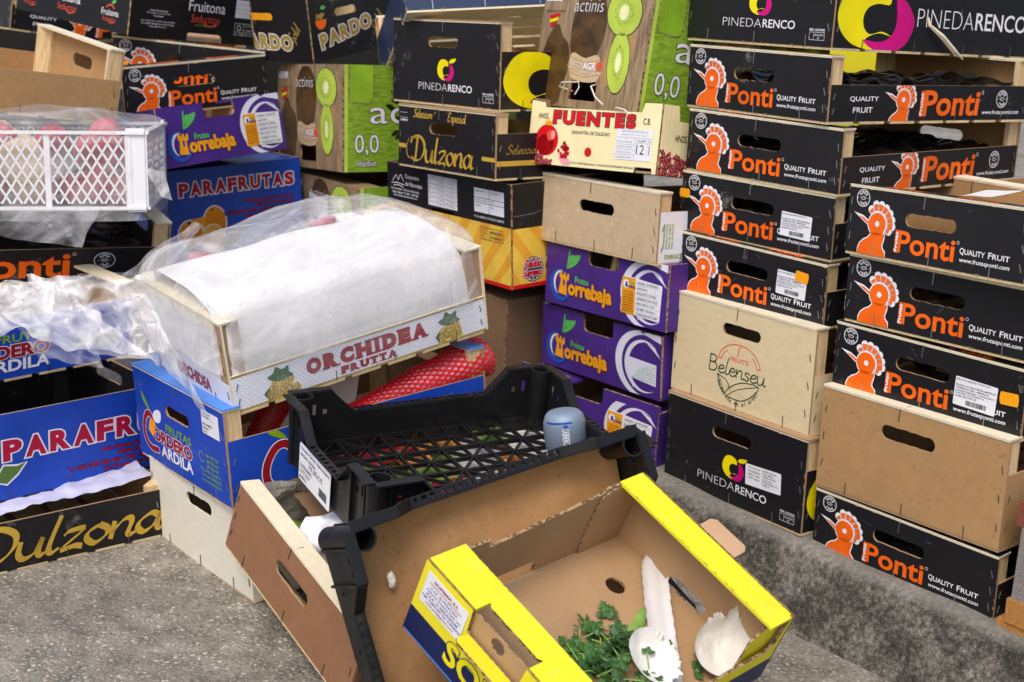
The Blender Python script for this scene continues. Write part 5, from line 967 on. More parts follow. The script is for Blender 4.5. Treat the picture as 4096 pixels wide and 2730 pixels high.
def orch_end(a, w_, h): a.rect('board_edge', 0, 42, 24, h, 0); a.rect('board_edge', w_-24, 42, w_, h, 0); a.rect('pale_ply', 24, h-16, w_-24, h, 0); a.rect('label_paper', 0, 0, w_, 42, 0); [a.rect('sky_blue_ink', 4+i*4, 4+j*4, 5+i*4, 5+j*4, 1) for i in range(70) for j in range(9)]; a.text('maroon_ink', 'PRODOTTO: UVA', 24, 28, 84, 36, .02, ly=2); a.text('maroon_ink', 'ORCHIDEA', 110, 12, 220, 32, .06, ly=2)
crate('B1', 'grape_crate', 'pale wooden grape crate with white dotted side panel inside milky plastic wrap', 'grape crate', front='tissue', side='label_paper', inner='pale_ply', edge='pale_ply', side_art=orch_side, end_art=orch_end, post='board_edge', hd=None)
MB1 = BX['B1'][1]
g = G(); vs = []; pr = smooth_path([(279, 44), (277, 78), (266, 108), (243, 132), (195, 147), (140, 152), (88, 151), (72, 140), (66, 96)], 8); nu = 110
for p in pr:
    for i in range(nu+1):
        y = 8+386*i/nu; u = i/nu; q = Vector((p[0], y, p[1])); k = folds(q, 51, 5, 60, 220)
        dz = (5*math.sin(u*2.6)+3*noise.noise(q*.012))*max(0, min(1, (p[1]-90)/50))
        vs.append((p[0]+4.5*k+2*noise.noise(q*.02)+(-6*math.sin(math.pi*u)*max(0, min(1, (p[0]-180)/80)))-(18*(1-u) if p[0] < 150 else 0), y, p[1]+dz+4.5*k))
n = nu+1; g.add(vs, [(a*n+b, a*n+b+1, (a+1)*n+b+1, (a+1)*n+b) for a in range(len(pr)-1) for b in range(nu)], 'tissue')
tag(g.obj('tissue_liner', None, mm(MB1), True), 'white tissue liner filling the wrapped grape crate above its dotted panel', 'tissue liner')
for i, (c, r, mt_, lb) in enumerate((((44, 250, 136), 17, 'lettuce', 'pale green vegetable scrap under the milky wrap'), ((42, 292, 142), 17, 'onion', 'purple-red scrap under the milky wrap'), ((40, 330, 140), 18, 'paper_white', 'cream packet under the milky wrap, behind the tissue'), ((52, 385, 138), 24, 'beige_pack', 'tan lump under the wrap at the right end'), ((34, 90, 140), 15, 'onion', 'magenta and green scrap under the wrap at the left'))): blob('vegetable_scrap', mt_, c, r, 20+i, lb, 'vegetable scrap', 'scraps under the milky wrap', MB1, .5, freq=2.2, sq=(1, 1.3, .6))
wrap('plastic_skirt', 'film_faint', MB1, (-4, 286, -3, 422), 2, 54, 'thin clear film over the dotted side panel of the grape crate', 0, 3, 5, cat='plastic film', n=160, m_=12, group='clear plastic films', open_=True)
wrap('plastic_wrap', 'film_milky', MB1, (-5, 287, -4, 424), 53, 134, 'milky plastic wrap pulled over the pale grape crate', 66, 10, 4, cat='plastic wrap', n=300, m_=50, topmat='film_glint', group='clear plastic films')
sheet('plastic_flap', 'film_clear', [(-20, -14, 130), (120, -16, 150), (60, 90, 200), (-60, 120, 170)], 40, 30, 9, 14, 'loose clear flap rising from the wrapped grape crate at left', 'plastic film', 'clear plastic films', M=MB1)
A_ = lambda *p: [Vector(q) for q in p]
sheet('plastic_bunch', 'film_bunch', [(-760, 1975, 385), (-640, 2005, 395), (-500, 1990, 290), (-640, 1920, 330)], 110, 70, 16, 21, 'bunched clear plastic over the cut-off blue crate, twisting to the wrapped crate', 'plastic film', 'clear plastic films', freq=.025)
sheet('plastic_bunch', 'film_bunch', [(-700, 2030, 400), (-520, 2050, 395), (-490, 2000, 300), (-600, 1985, 310)], 100, 70, 18, 24, 'clear plastic bunch beside the left end of the pale grape crate', 'plastic film', 'clear plastic films', freq=.028)
sheet('plastic_bunch', 'film_bunch', [(-860, 2010, 360), (-660, 2030, 395), (-640, 1970, 350), (-760, 1930, 320)], 110, 70, 14, 31, 'clear plastic heap on the blue crate at the left frame edge', 'plastic film', 'clear plastic films', freq=.03)
sheet('plastic_flap', 'film_milky', [(-560, 2040, 380), (-520, 2030, 300), (-380, 1800, 270), (-500, 1980, 370)], 50, 30, 7, 27, 'milky plastic skirt hanging over the end of the pale grape crate', 'plastic film', 'clear plastic films', freq=.02)
sheet('plastic_flap', 'film_clear', [(-690, 1960, 345), (-590, 1975, 330), (-560, 1930, 300), (-640, 1900, 320)], 30, 24, 8, 29, 'clear plastic tail over the green script of the blue crate', 'plastic film', 'clear plastic films', freq=.03)

# red nets and board inside the blue crate
MB2 = BX['B2'][1]
def net_roll(name, p0, p1, r0, r1, label, core='pink_ink', nt_=20, nl=32, M=MB2, clen=1.):
    root = empty(name, M, label, 'net bag', 'red fruit nets'); p0, p1 = Vector(p0), Vector(p1); d = (p1-p0); ln = d.length; d.normalize(); a = d.cross(Vector((0, 0, 1))).normalized(); c = a.cross(d); g = G(); vs = []; n = 24
    for j in range(9):
        t_ = j/8; r = (r0+(r1-r0)*t_)*.93
        for i in range(n): ph = 2*math.pi*i/n; vs.append(p0+d*ln*t_*clen+(a*math.cos(ph)+c*math.sin(ph)*.85)*r*(1+.1*noise.noise(Vector((i*.3, j*.4, 1)))))
    g.add(vs, [(j*n+i, j*n+(i+1) % n, (j+1)*n+(i+1) % n, (j+1)*n+i) for j in range(8) for i in range(n)]+[tuple(range(8*n, 9*n))], core); g.obj('packet', root, smooth=True)
    g = G()
    P = lambda i, j: (lambda t_, ph, r: p0+d*ln*t_+(a*math.cos(ph)+c*math.sin(ph)*.85)*r)(min(1.04, j/nl), 2*math.pi*(i+.5*(j % 2))/nt_, (r0+(r1-r0)*j/nl)*(1.+.12*noise.noise(Vector((i*.3, j*.2, 2))))+1.2)
    for j in range(nl):
        for i in range(nt_):
            p = P(i, j)
            for k in ((i, i-1) if j % 2 == 0 else (i, i+1)): q = P(k, j+1); g.bar(p, q, 2.2, 1.2, 'red_ink', up=(p-p0-d*(p-p0).dot(d)).normalized())
    g.obj('net', root); return root
net_roll('net_bag', (262, 190, 66), (264, 448, 114), 15, 37, 'red net bag over pale packet sticking out of the blue crate')
net_roll('net_bag', (225, 80, 50), (228, 120, 112), 20, 22, 'red net scrap behind the beige board in the blue crate', core='dark_card', nt_=16, nl=12)
g = G(); g.plate(((252, 92, 58), (0, .97, .05), (-.35, .05, .94)), [(0, -10), (128, -18), (166, 66), (70, 60), (20, 46)], [], 3, 'pale_card', 'pale_card', 'carton_edge'); tag(g.obj('board_offcut', None, mm(MB2)), 'beige board offcut leaning between the red nets', 'board')

# ------------------------------------------------------------------ leaning brown crate with its contents
crate('B4', 'fruit_crate', 'tilted reddish-brown fibreboard crate with pale top strip in the foreground', 'fruit crate', front='brown_fibre', inner='brown_fibre', edge='board_edge', hd=(125, 210, 48, 68), pmat='pale_ply')
MB4 = BX['B4'][1]
g = G(); nu, nv = 20, 8; fr = ((8, 30, 14), (0, 1, 0), (.06, 0, 1))
O, U, V = (Vector(q) for q in fr); vs = [O+U*(230*i/nu)+V*(90*j/nv)+Vector((6*noise.noise(Vector((i*.4, j*.4, 3))), 0, 0)) for j in range(nv+1) for i in range(nu+1)]
g.add(vs, [(j*(nu+1)+i, j*(nu+1)+i+1, (j+1)*(nu+1)+i+1, (j+1)*(nu+1)+i) for j in range(nv) for i in range(nu)], 'newsprint')
a = Art(); A0 = a.A; a.A = (-1, 0, 172, 0, -1, 92); a.text('maroon_ink', 'Dau', 20, 30, 100, 56, .03, .2); a.text('label_dark_ink', 'entre', 40, 6, 92, 20, .0); a.text('label_dark_ink', 'Los san', 110, 12, 150, 20); a.text('label_dark_ink', 'reclamin', 108, 4, 158, 10)
for i in range(5): a.text('label_grey_ink', 'cada semana una lectura', 30+i*3, 62+i*5, 130, 65+i*5)
a.put(g, ((16, 30, 14), (0, 1, 0), (.06, 0, 1))); tag(g.obj('newspaper', None, mm(MB4), False), 'old newspaper sheet upside down inside the tilted brown crate', 'newspaper')
blob('plastic_bag', 'white_bag', (122, 72, 78), 42, 3, 'white plastic bag crumpled in the tilted brown crate', 'plastic bag', None, MB4, .35, sq=(.9, 1.1, 1.0), freq=2.)
blob('lettuce_leaf', 'lettuce', (60, 60, 50), 22, 9, 'green leaf poking out under the white plastic bag', 'leaf', None, MB4, .3, sq=(1.3, 1.3, .6))

# ------------------------------------------------------------------ black plastic crates
def plastic_crate(key, label):
    x, y, z, yaw, tx, ty, w_, l_, h, s = POS[key]; M = pose(x, y, z, yaw, tx, ty); root = empty('plastic_crate', M, label, 'plastic crate', 'black plastic produce crates'); zf = 20; B_ = 'black_plastic'
    def profile(wd, ln=58, cv=34):
        q = [(0, 2), (wd, 2), (wd, h)]
        q += [(wd-ln, h)]+[(wd-ln-cv*(1-math.cos(t_)) if t_ < 1.6 else 0, h-(h-s)*(math.sin(t_)*.5 if False else (t_/1.5708)**1.6)) for t_ in (.35, .7, 1.05, 1.3, 1.5708)]
        q += [(ln+cv*(1-math.cos(t_)), h-(h-s)*((t_/1.5708)**1.6)) for t_ in (1.5708, 1.3, 1.05, .7, .35)]+[(ln, h), (0, h)]
        return q
    for nm, fr, wd in (('long_wall', ((0, l_, 0), (0, -1, 0), (0, 0, 1)), l_), ('long_wall', ((w_, 0, 0), (0, 1, 0), (0, 0, 1)), l_), ('short_wall', ((0, 0, 0), (1, 0, 0), (0, 0, 1)), w_), ('short_wall', ((w_, l_, 0), (-1, 0, 0), (0, 0, 1)), w_)):
        g = G(); pf = profile(wd); O, U, V = (Vector(q) for q in fr); N = U.cross(V)
        ho = []
        a0, a1 = 98, wd-98; n = int((a1-a0)/12)
        for i in range(n if (key == 'P2' and nm == 'long_wall') else 0): u = a0+(a1-a0)*(i+.2)/n; ho.append([(u, s-15), (u+6.5, s-15), (u+6.5, s-9), (u, s-9)])
        for u in (30, 46, wd-37, wd-53): ho.append([(u, h-34), (u+7, h-34), (u+7, h-(18 if u in (30, wd-37) else 26)), (u, h-(18 if u in (30, wd-37) else 26))])
        g.plate(fr, pf, ho, 3, B_, B_, B_)
        top = pf[2:]                                     # rim flange along the upper edge
        for i in range(len(top)-1):
            p, q = O+U*top[i][0]+V*top[i][1], O+U*top[i+1][0]+V*top[i+1][1]; t_ = (q-p).normalized(); nn = N.cross(t_)
            if abs(top[i][1]-s) < .5 and abs(top[i+1][1]-s) < .5:
                L_ = (q-p).length; k = int(L_/12)
                for e in (1, 10): g.bar(p+N*e, q+N*e, 2.2, 2.4, B_, up=V)
                for j in range(k+1): c = p+t_*(L_*j/k); g.bar(c+N*.5, c+N*10.8, 5 if j % 3 else 9, 2.3, B_, up=V)
            else: g.bar(p+N*5.2-t_*.5, q+N*5.2+t_*.5, 12, 2.6, B_, up=nn)
        g.box(0, 0, 0, 0, 0, 0, B_) if False else None
        for u in (20, 62, wd-62, wd-20): g.bar(O+U*u+V*4+N*2.5, O+U*u+V*(h-4)+N*2.5, 3, 5, B_, up=N)
        g.obj(nm, root)
    for cx, cy in ((11, 11), (w_-11, 11), (w_-11, l_-11), (11, l_-11)):
        g = G(); n = 24; R0, R1 = 15.5, 13.3; vs = []
        for z0 in (2, h+1.5):
            for rr in (R0, R1): vs += [(cx+rr*math.cos(2*math.pi*i/n), cy+rr*math.sin(2*math.pi*i/n), z0) for i in range(n)]
        fs = []
        for i in range(n): j = (i+1) % n; fs += [(i, j, 2*n+j, 2*n+i), (n+j, n+i, 3*n+i, 3*n+j), (2*n+i, 2*n+j, 3*n+j, 3*n+i)]
        g.add(vs, fs, B_); g.add([(cx+R1*math.cos(2*math.pi*i/n), cy+R1*math.sin(2*math.pi*i/n), 8) for i in range(n)], [tuple(range(n))], B_); g.obj('corner_tube', root)
    g = G(); nx, ny = 8, 12; dx, dy = (w_-6)/nx, (l_-6)/ny
    N_ = lambda i, j: (3+i*dx, 3+j*dy, zf)
    for i in range(nx+1): g.bar(N_(i, 0), N_(i, ny), 3 if i % 2 else 5, 6, B_)
    for j in range(ny+1): g.bar(N_(0, j), N_(nx, j), 2.6 if j % 2 else 4.4, 5, B_)
    for i in range(nx):
        for j in range(ny):
            if (i+j) % 2 == 0: g.bar(N_(i, j), N_(i+1, j+1), 2.6, 5.4, B_)
            else: g.bar(N_(i+1, j), N_(i, j+1), 2.6, 5.4, B_)
    for i in range(nx+1):
        for j in range(ny+1):
            if (i+j) % 2 == 0: p = N_(i, j); g.add([(p[0]+4.6*math.cos(k*math.pi/4), p[1]+4.6*math.sin(k*math.pi/4), zf+3.1) for k in range(8)], [tuple(range(8))], B_)
    g.obj('floor_lattice', root); BX[key] = (root, M, w_, l_, h, s); return root
p1 = plastic_crate('P1', 'black plastic crate with lattice floor and white label, lying level over rubbish')
a = label_art(['Champiñon Cultivado, Agaricus bisporus', 'ORIGEN: ESPAÑA', '', 'CATEGORIA I', 'LOTE 2210', 'MUIÑOS'], 58, 2, 162, 52, bars=False)
a.text('label_dark_ink', 'MUIÑOS', 92, 28, 138, 37, -.01, ly=2); [a.rect('label_dark_ink', 128+i*2.2, 8, 129+i*2.2+(i % 3)*.3, 20, 2) for i in range(12)]
sticker(p1, 'paper_label', FR0, rrect(56, 1, 164, 54, 4, 0), 'label_paper', a, lift=6.2)
p2 = plastic_crate('P2', 'second black plastic crate tipped on edge, lined with brown kraft paper')
MP1, MP2 = BX['P1'][1], BX['P2'][1]
x, y, z, yaw, tx, ty, w_, l_, h, s = POS['P2']
g = G(); nu, nv = 60, 46; vs = []
for j in range(nv+1):
    for i in range(nu+1):
        u, v_ = i/nu, j/nv; px, py = 6+(w_-14)*v_, 6+(l_-12)*u; q = Vector((px*.012, py*.008, 2)); e = 3.2*math.sin(px*.05+py*.035+3*noise.noise(q))*(.4+noise.noise(q*1.7+Vector((4, 4, 0))))+5*noise.noise(q*.7)+1.2*noise.noise(q*4)
        zz = 26+e*.8+5*math.sin(math.pi*min(1, v_*1.2))+(22*max(0, u-.86)/.14*.8)*max(0, 1-v_*2.2)+8*max(0, .09-v_)/.09-12*max(0, v_-.5)
        vs.append((px, py, zz))
g.add(vs, [(j*(nu+1)+i, (j+1)*(nu+1)+i, (j+1)*(nu+1)+i+1, j*(nu+1)+i+1) for j in range(nv) for i in range(nu)], 'kraft_paper')
tag(g.obj('kraft_paper', None, mm(MP2), True), 'creased brown kraft paper lining the tipped black plastic crate', 'kraft paper')
blob('paper_scrap', 'paper_white', (72, 52, 44), 6, 4, 'tiny white shred stuck on the brown kraft paper', 'scrap', None, MP2, .5, sq=(1.6, .8, .4), freq=2.5)
# can
root = empty('can', MP1 @ Matrix.Translation((120, 370, 22)) @ Matrix.Rotation(R(6), 4, 'X') @ Matrix.Rotation(R(-12), 4, 'Y') @ Matrix.Diagonal((1.12, 1.12, .72, 1)), 'dented grey-blue drink can standing in the level black plastic crate', 'drink can')
prof_ = [(0, 77), (14, 77), (20, 74), (24, 68), (26.5, 58), (27, 50), (27, 4), (25, 0), (0, 0)]; g = G(); n = 40; vs = []
for r, z_ in prof_:
    for i in range(n): t_ = 2*math.pi*i/n; k = 1-.035*max(0, noise.noise(Vector((math.cos(t_)*1.5, math.sin(t_)*1.5, z_*.04)))); vs.append((r*k*math.cos(t_), r*k*math.sin(t_), z_))
mt, t, b = newmat('can_paint'); b.inputs['Base Color'].default_value = lin('#8496ab'); b.inputs['Metallic'].default_value = .25; b.inputs['Roughness'].default_value = .5; nz = nd(t, 'ShaderNodeTexNoise', Scale=40.); bump(t, b, nz.outputs[0], .25, .002)
g.add(vs, [(j*n+i, j*n+(i+1) % n, (j+1)*n+(i+1) % n, (j+1)*n+i) for j in range(len(prof_)-1) for i in range(n)], 'can_paint'); g.obj('body', root, smooth=True)
g = G(); a = Art(); a.text('white_ink', 'CABREIROA', -4, 12, 5, 50, .01, rot=-90, ly=1); a.ell('deep_blue_ink', 1, 54, 3.4, 3, 1, 12); a.raw('deep_blue_ink', [[(-26+k*2, 59), (-24+k*2, 59), (-24+k*2, 62.5), (-26+k*2, 62.5)] for k in range(18)], 1) 
ang0 = math.radians(-28)
for mt_, ly, ps in a.it:
    for q in ps:
        V3 = []
        for u, v_ in q: r_ = 27.35-max(0, (v_-50))*.07; V3.append((r_*math.cos(ang0+u/27), r_*math.sin(ang0+u/27), v_))
        g.add(V3, [tuple(range(len(V3)))], mt_)
g.obj('print', root)
# rubbish seen through the lattice
for i, (nm, mt_, c, rx, ry, lb, cat) in enumerate((
    ('red_packet', 'red_pack', (8, 138, 0), 44, 40, 'flattened red packet under the lattice floor', 'packet'), ('kale_leaf', 'kale', (70, 116, -4), 46, 44, 'dark green leaf under the lattice by the label end', 'leaf'),
    ('bread_packet', 'bread_pack', (6, 212, 0), 30, 42, 'orange-brown biscuit packet under the back of the lattice', 'packet'), ('lettuce_leaf', 'lettuce', (86, 192, -3), 36, 46, 'pale lettuce leaves under the middle of the lattice', 'leaf'),
    ('cabbage_leaf', 'red_pack', (146, 158, -4), 32, 56, 'crimson wrapper under the front of the lattice', 'packet'), ('magazine', 'magazine', (46, 262, -2), 52, 40, 'crumpled magazine pages under the lattice floor', 'magazine'),
    ('paper_ball', 'paper_white', (48, 352, 0), 60, 36, 'crumpled off-white paper under the can end of the lattice', 'paper'), ('yellow_packet', 'bread_pack', (60, 162, 2), 16, 24, 'small yellow packet between leaves under the lattice', 'packet'), ('foil_scrap', 'magazine', (112, 226, -1), 44, 34, 'grey foil scrap under the front middle of the lattice', 'scrap'),
    ('bread_packet', 'bread_pack', (104, 304, 0), 26, 26, 'small orange-brown wrapper under the front right of the lattice', 'packet'), ('lettuce_leaf', 'lettuce', (18, 300, 2), 26, 24, 'small green leaf under the lattice beside the magazine', 'leaf'), ('paper_ball', 'newsprint', (160, 286, -4), 70, 70, 'grey newspaper under the front of the lattice', 'paper'), ('dark_bag', 'dark_card', (60, 190, -40), 150, 190, 'dark brown board lying beneath all the rubbish', 'board'))):
    c = Vector(c); sheet(nm, mt_, [c+Vector((-rx, -ry, 0)), c+Vector((rx, -ry, 0)), c+Vector((rx, ry, 4)), c+Vector((-rx, ry, 4))], 22, 22, 7, 40+i, lb, cat, 'rubbish under the lattice floor', freq=.04, M=MP1)

def wear(g, fr, w_, d_, seed, nc=16):
    a = Art(); rd = random.Random(seed)
    for k in range(nc):
        e = rd.randrange(2); x_ = rd.uniform(2, w_-2); ln = rd.uniform(.8, 4.5); y_ = .3 if e else d_-.3; a.poly('carton_edge', [(x_+ln*math.cos(q*1.05)*rd.uniform(.6, 1), y_+rd.uniform(.5, 1.3)*math.sin(q*1.05)) for q in range(6)], 3)
    for k in range(7):
        x_, y_ = rd.uniform(5, w_-5), rd.uniform(3, d_-3); dx_, dy_ = rd.gauss(0, 12), rd.gauss(0, 9); a.stroke(rd.choice(('melon_card', 'cream_card', 'cream_card')), [(x_, y_), (x_+dx_*.5+rd.uniform(-2, 2), y_+dy_*.5), (x_+dx_, y_+dy_)], rd.uniform(.25, .7), 2, cap=False)
    a.put(g, fr, (.2, .2, w_-.2, d_-.2))
# ------------------------------------------------------------------ yellow carton in front
x, y, z, yaw, tx, ty, w_, l_, h, s = POS['S']; MS = pose(x, y, z, yaw, tx, ty) @ Matrix.Scale(0.945, 4); T = 4
root = empty('yellow_carton', MS, 'open bright yellow and blue carton with scraps inside, nearest the viewer', 'carton')
g = G(); wl = [(0, 0), (w_, 0), (w_, h), (176, h), (174, 82), (168, 77), (92, 77), (86, 82), (84, h), (0, h)]
g.plate(((0, 0, 0), (1, 0, 0), (0, 0, 1)), wl, [], T, 'yellow_card', 'card', 'carton_edge'); a = Art(); a.rect('dark_blue_ink', 0, 0, w_, 40, 1)
a.text('yellow_ink', 'SOFEMA', 68, 16, 250, 50, .03, ly=4, out=('dark_blue_ink', 1.2)); a.text('violet_ink', 'SOFEMA', 68, 16, 250, 50, .045, ly=2); a.stroke('sky_blue_ink', [(2, 1.5), (70, 2), (200, 1.5)], 2.2, 3, cap=False)
a.put(g, ((0, 0, 0), (1, 0, 0), (0, 0, 1)), (0, 0, w_, 112)); ow = g.obj('end_wall', root)
a = Art()
for i, (s_, x0, x1, ink) in enumerate((('SOFEMA S.L', 22, 66, 'maroon_ink'), ('CHINCHÓN (MADRID)', 17, 73, 'maroon_ink'), ('C.I.F. B-79537452', 20, 68, 'violet_ink'), ('Camino Fuente Pata, s/n', 15, 76, 'violet_ink'), ('R.S.A. 21.00025592/M', 17, 73, 'violet_ink'), ('Telf.: 918941097 Fax: 918940796', 11, 80, 'violet_ink'), ('sofema2@gmail.com', 19, 70, 'maroon_ink'))): a.text(ink, s_, x0, 95-i*5.7, x1, 99-i*5.7, .035 if i == 0 else .012, ly=1)
sticker(root, 'paper_label', FR0, [(9, 58), (81, 58), (81, 104), (9, 104)], 'label_paper', a)
g = G(); g.plate(((0, 6, 0), (1, 0, 0), (0, 0, 1)), [(4, 4), (w_-4, 4), (w_-4, h-4.5), (4, h-4.5)], [[(128+11*math.cos(-k*.5236), 96+9*math.sin(-k*.5236)) for k in range(12)]], 1.6, 'card', 'card', 'carton_edge'); g.obj('end_wall', root)
g = G(); g.box(0, 84, 0.3, 58, h-4, h, 'yellow_card'); g.box(176, w_, .3, 58, h-4, h, 'yellow_card'); g.plate(((84, 22, h), (1, 0, 0), (0, 1, 0)), [(0, 4), (6, 0), (86, 0), (92, 4), (92, 36), (0, 36)], [], 4, 'yellow_card', 'card', 'carton_edge'); wear(g, ((0, 0, h), (1, 0, 0), (0, 1, 0)), 84, 58, 1); wear(g, ((176, 0, h), (1, 0, 0), (0, 1, 0)), w_-176, 58, 2)
g.obj('top_flange', root)
g = G(); g.plate(((90, -.5, 77), (1, 0, 0), (0, -.93, .22)), [(0, 0), (80, 0), (80, 20), (74, 26), (6, 26), (0, 20)], [], 3.4, 'card', 'yellow_card', 'carton_edge'); g.obj('handle_flap', root)
g = G(); hl = [[(100, 4.6), (164, 4.6), (166, 19), (158, 26), (112, 25), (102, 18)]]
g.plate(((w_, l_, 0), (-1, 0, 0), (0, 0, 1)), [(0, 0), (w_, 0), (w_, h), (0, h)], [[(w_-p[0], p[1]) for p in q][::-1] for q in hl], T, 'yellow_card', 'card', 'carton_edge'); a = Art(); a.rect('dark_blue_ink', 0, 27, w_, 38, 1); a.rect('dark_blue_ink', 0, 0, w_-167, 27, 1); a.rect('dark_blue_ink', w_-99, 0, w_, 27, 1); a.put(g, ((w_, l_, 0), (-1, 0, 0), (0, 0, 1))); g.obj('end_wall', root)
g = G(); g.box(0, w_, l_-46, l_-.3, h-4, h, 'yellow_card'); wear(g, ((0, l_-46, h), (1, 0, 0), (0, 1, 0)), w_, 45.7, 3, 30); g.obj('top_flange', root)
g = G(); g.plate(((104, l_-2, h+1.6), (1, 0, 0), (0, .97, .12)), [(0, 0), (62, 0), (62, 20), (56, 27), (6, 27), (0, 20)], [], 3.2, 'pink_card', 'yellow_card', 'carton_edge'); g.obj('handle_flap', root)
rr = random.Random(6)
bp = [(4, 0), (108, 0), (109, 20), (113, 24), (200, 24), (206, 18), (208, 0), (l_-4, 0), (l_-4, h-1), (322, h-1), (300, 112), (286, 105)]+[(270-k*14, 104-k*1.05+rr.uniform(-.7, .7)) for k in range(12)]+[(101, 90), (98, 104), (60, 106), (4, 106)]
g = G(); g.plate(((0, T, 0), (0, 1, 0), (0, 0, 1)), [(p[0]-T, p[1]) for p in bp], [], -T, 'card', 'yellow_card', 'carton_edge') if False else g.plate(((T, 0, 0), (0, 1, 0), (0, 0, 1)), bp, [], T, 'card', 'yellow_card', 'carton_edge'); g.obj('long_wall', root)
g = G(); g.plate(((T+3, 0, 0), (0, 1, 0), (0, 0, 1)), [(284, 4.5), (l_-5, 4.5), (l_-5, h-5), (306, h-3), (286, 100)], [], 2.6, 'card', 'card', 'carton_edge'); g.obj('inner_flap', root)
fw = [(0, 0), (l_, 0), (l_, h), (l_-8, h), (l_-12, 70), (l_-26, 59), (62, 57), (52, h-6), (0, h-6)]
g = G(); g.plate(((w_, 0, 0), (0, 1, 0), (0, 0, 1)), fw, [], T, 'yellow_card', 'card', 'carton_edge'); a = Art(); a.rect('dark_blue_ink', 0, 0, l_, 38, 1); a.put(g, ((w_, 0, 0), (0, 1, 0), (0, 0, 1))); g.obj('long_wall', root)
g = G(); g.plate(((w_-9, l_-66, 4.5), (0, 1, 0), (0, 0, 1)), [(0, 0), (58, 0), (58, h-22), (40, h-10), (6, h-32)], [], 3, 'yellow_card', 'card', 'carton_edge'); g.obj('inner_flap', root)
g = G(); g.plate(((T, T, 4), (1, 0, 0), (0, 1, 0)), [(0, 0), (w_-2*T, 0), (w_-2*T, l_-2*T), (0, l_-2*T)], [[(68+14*math.cos(-k*.4488), 290+13*math.sin(-k*.4488)) for k in range(14)]], 3.6, 'card', 'yellow_card', 'carton_edge'); g.obj('floor', root)
# scraps in the yellow carton
g = G(); cl = [(66, 371, 14), (84, 352, 9), (121, 320, 8), (166, 282, 9), (209, 245, 12), (240, 218, 14), (264, 196, 14)]; vs = []; n = 26; P_ = [Vector(q) for q in cl]
for i in range(n*2+1):
    t_ = i/(n*2)*(len(P_)-1); k = min(int(t_), len(P_)-2); p = P_[k].lerp(P_[k+1], t_-k); d = (P_[k+1]-P_[k]).normalized(); sd_ = d.cross(Vector((0, 0, 1))).normalized(); wd = 17.5-4*max(0, 1-i/5)
    for j, (f, up) in enumerate(((-1, 7), (-.96, 0), (-.4, 1.5), (.3, 2), (.9, 1), (1, 4))): vs.append(p+sd_*f*wd*(1+.04*math.sin(i*2.1))+Vector((0, 0, up+1.6*noise.noise(Vector((i*.3, j, 5))))))
g.add(vs, [(i*6+j, i*6+j+1, (i+1)*6+j+1, (i+1)*6+j) for i in range(n*2) for j in range(5)], 'foam_white'); tag(g.obj('foam_strip', None, mm(MS), True), 'long white foam strip lying across the yellow carton floor', 'foam strip')
g = G(); cl = [(122, 298, 8), (140, 264, 9), (164, 220, 9), (190, 176, 10)]; P_ = smooth_path([(q[0], q[1]) for q in cl], 6); vs = []
for i, p in enumerate(P_):
    d = (P_[min(i+1, len(P_)-1)]-P_[max(i-1, 0)]).normalized(); wd = 9.5*(math.sin(math.pi*min(1, (i+1.2)/len(P_)))**.4)
    for f, zz in ((-1, 0), (-.5, 3.4), (.5, 3.4), (1, 0)): vs.append((p.x-d.y*f*wd, p.y+d.x*f*wd, 6+zz+.6*math.sin(i*1.3)))
g.add(vs, [(i*4+j, (i+1)*4+j, (i+1)*4+j+1, i*4+j+1) for i in range(len(P_)-1) for j in range(3)], 'bean'); tag(g.obj('bean_pod', None, mm(MS), True), 'flat green bean pod beside the white foam strip', 'bean pod')
def torn_bowl(name, c, r, rot, seed, label, tilt=(0, 0)):
    g = G(); n, k = 90, 26; vs = []
    for j in range(k+1):
        for i in range(n):
            t_ = 2*math.pi*i/n; f = j/k; rag = 1+(.3*noise.noise(Vector((i*.4, seed, 0)))+.16*noise.noise(Vector((i*1.1, seed, 3))) if f > .8 and math.sin(t_+seed) > .1 else 0)*(f-.8)*5
            rr_ = r*f*rag*(1+.12*math.cos(2*t_+seed)); vs.append((rr_*math.cos(t_), rr_*math.sin(t_), r*(.1+.5*f**2.)*(1+.3*math.sin(t_+seed*2))+5*f*folds(Vector((rr_*math.cos(t_)*3, rr_*math.sin(t_)*3, 0)), int(seed*10), 6, 60, 200)+4*noise.noise(Vector((rr_*math.cos(t_)*.05, rr_*math.sin(t_)*.05, seed)))+1.2*abs(noise.noise(Vector((rr_*math.cos(t_)*.1, rr_*math.sin(t_)*.13, seed+4))))))
    g.add(vs, [(j*n+i, j*n+(i+1) % n, (j+1)*n+(i+1) % n, (j+1)*n+i) for j in range(k) for i in range(n)], 'paper_white')
    M = MS @ Matrix.Translation(c) @ Matrix.Rotation(R(tilt[0]), 4, 'X') @ Matrix.Rotation(R(tilt[1]), 4, 'Y') @ Matrix.Rotation(R(rot), 4, 'Z')
    return tag(g.obj(name, None, mm(M), True), label, 'paper bowl', 'torn white paper bowls')
torn_bowl('paper_bowl', (190, 226, 22), 33, 20, 1, 'torn white paper bowl lying on the parsley', (10, 22)); torn_bowl('paper_bowl', (216, 336, 18), 41, 150, 2.4, 'torn white paper bowl in the right corner of yellow carton', (22, 30))
g = G(); rnd = random.Random(12); stems = []
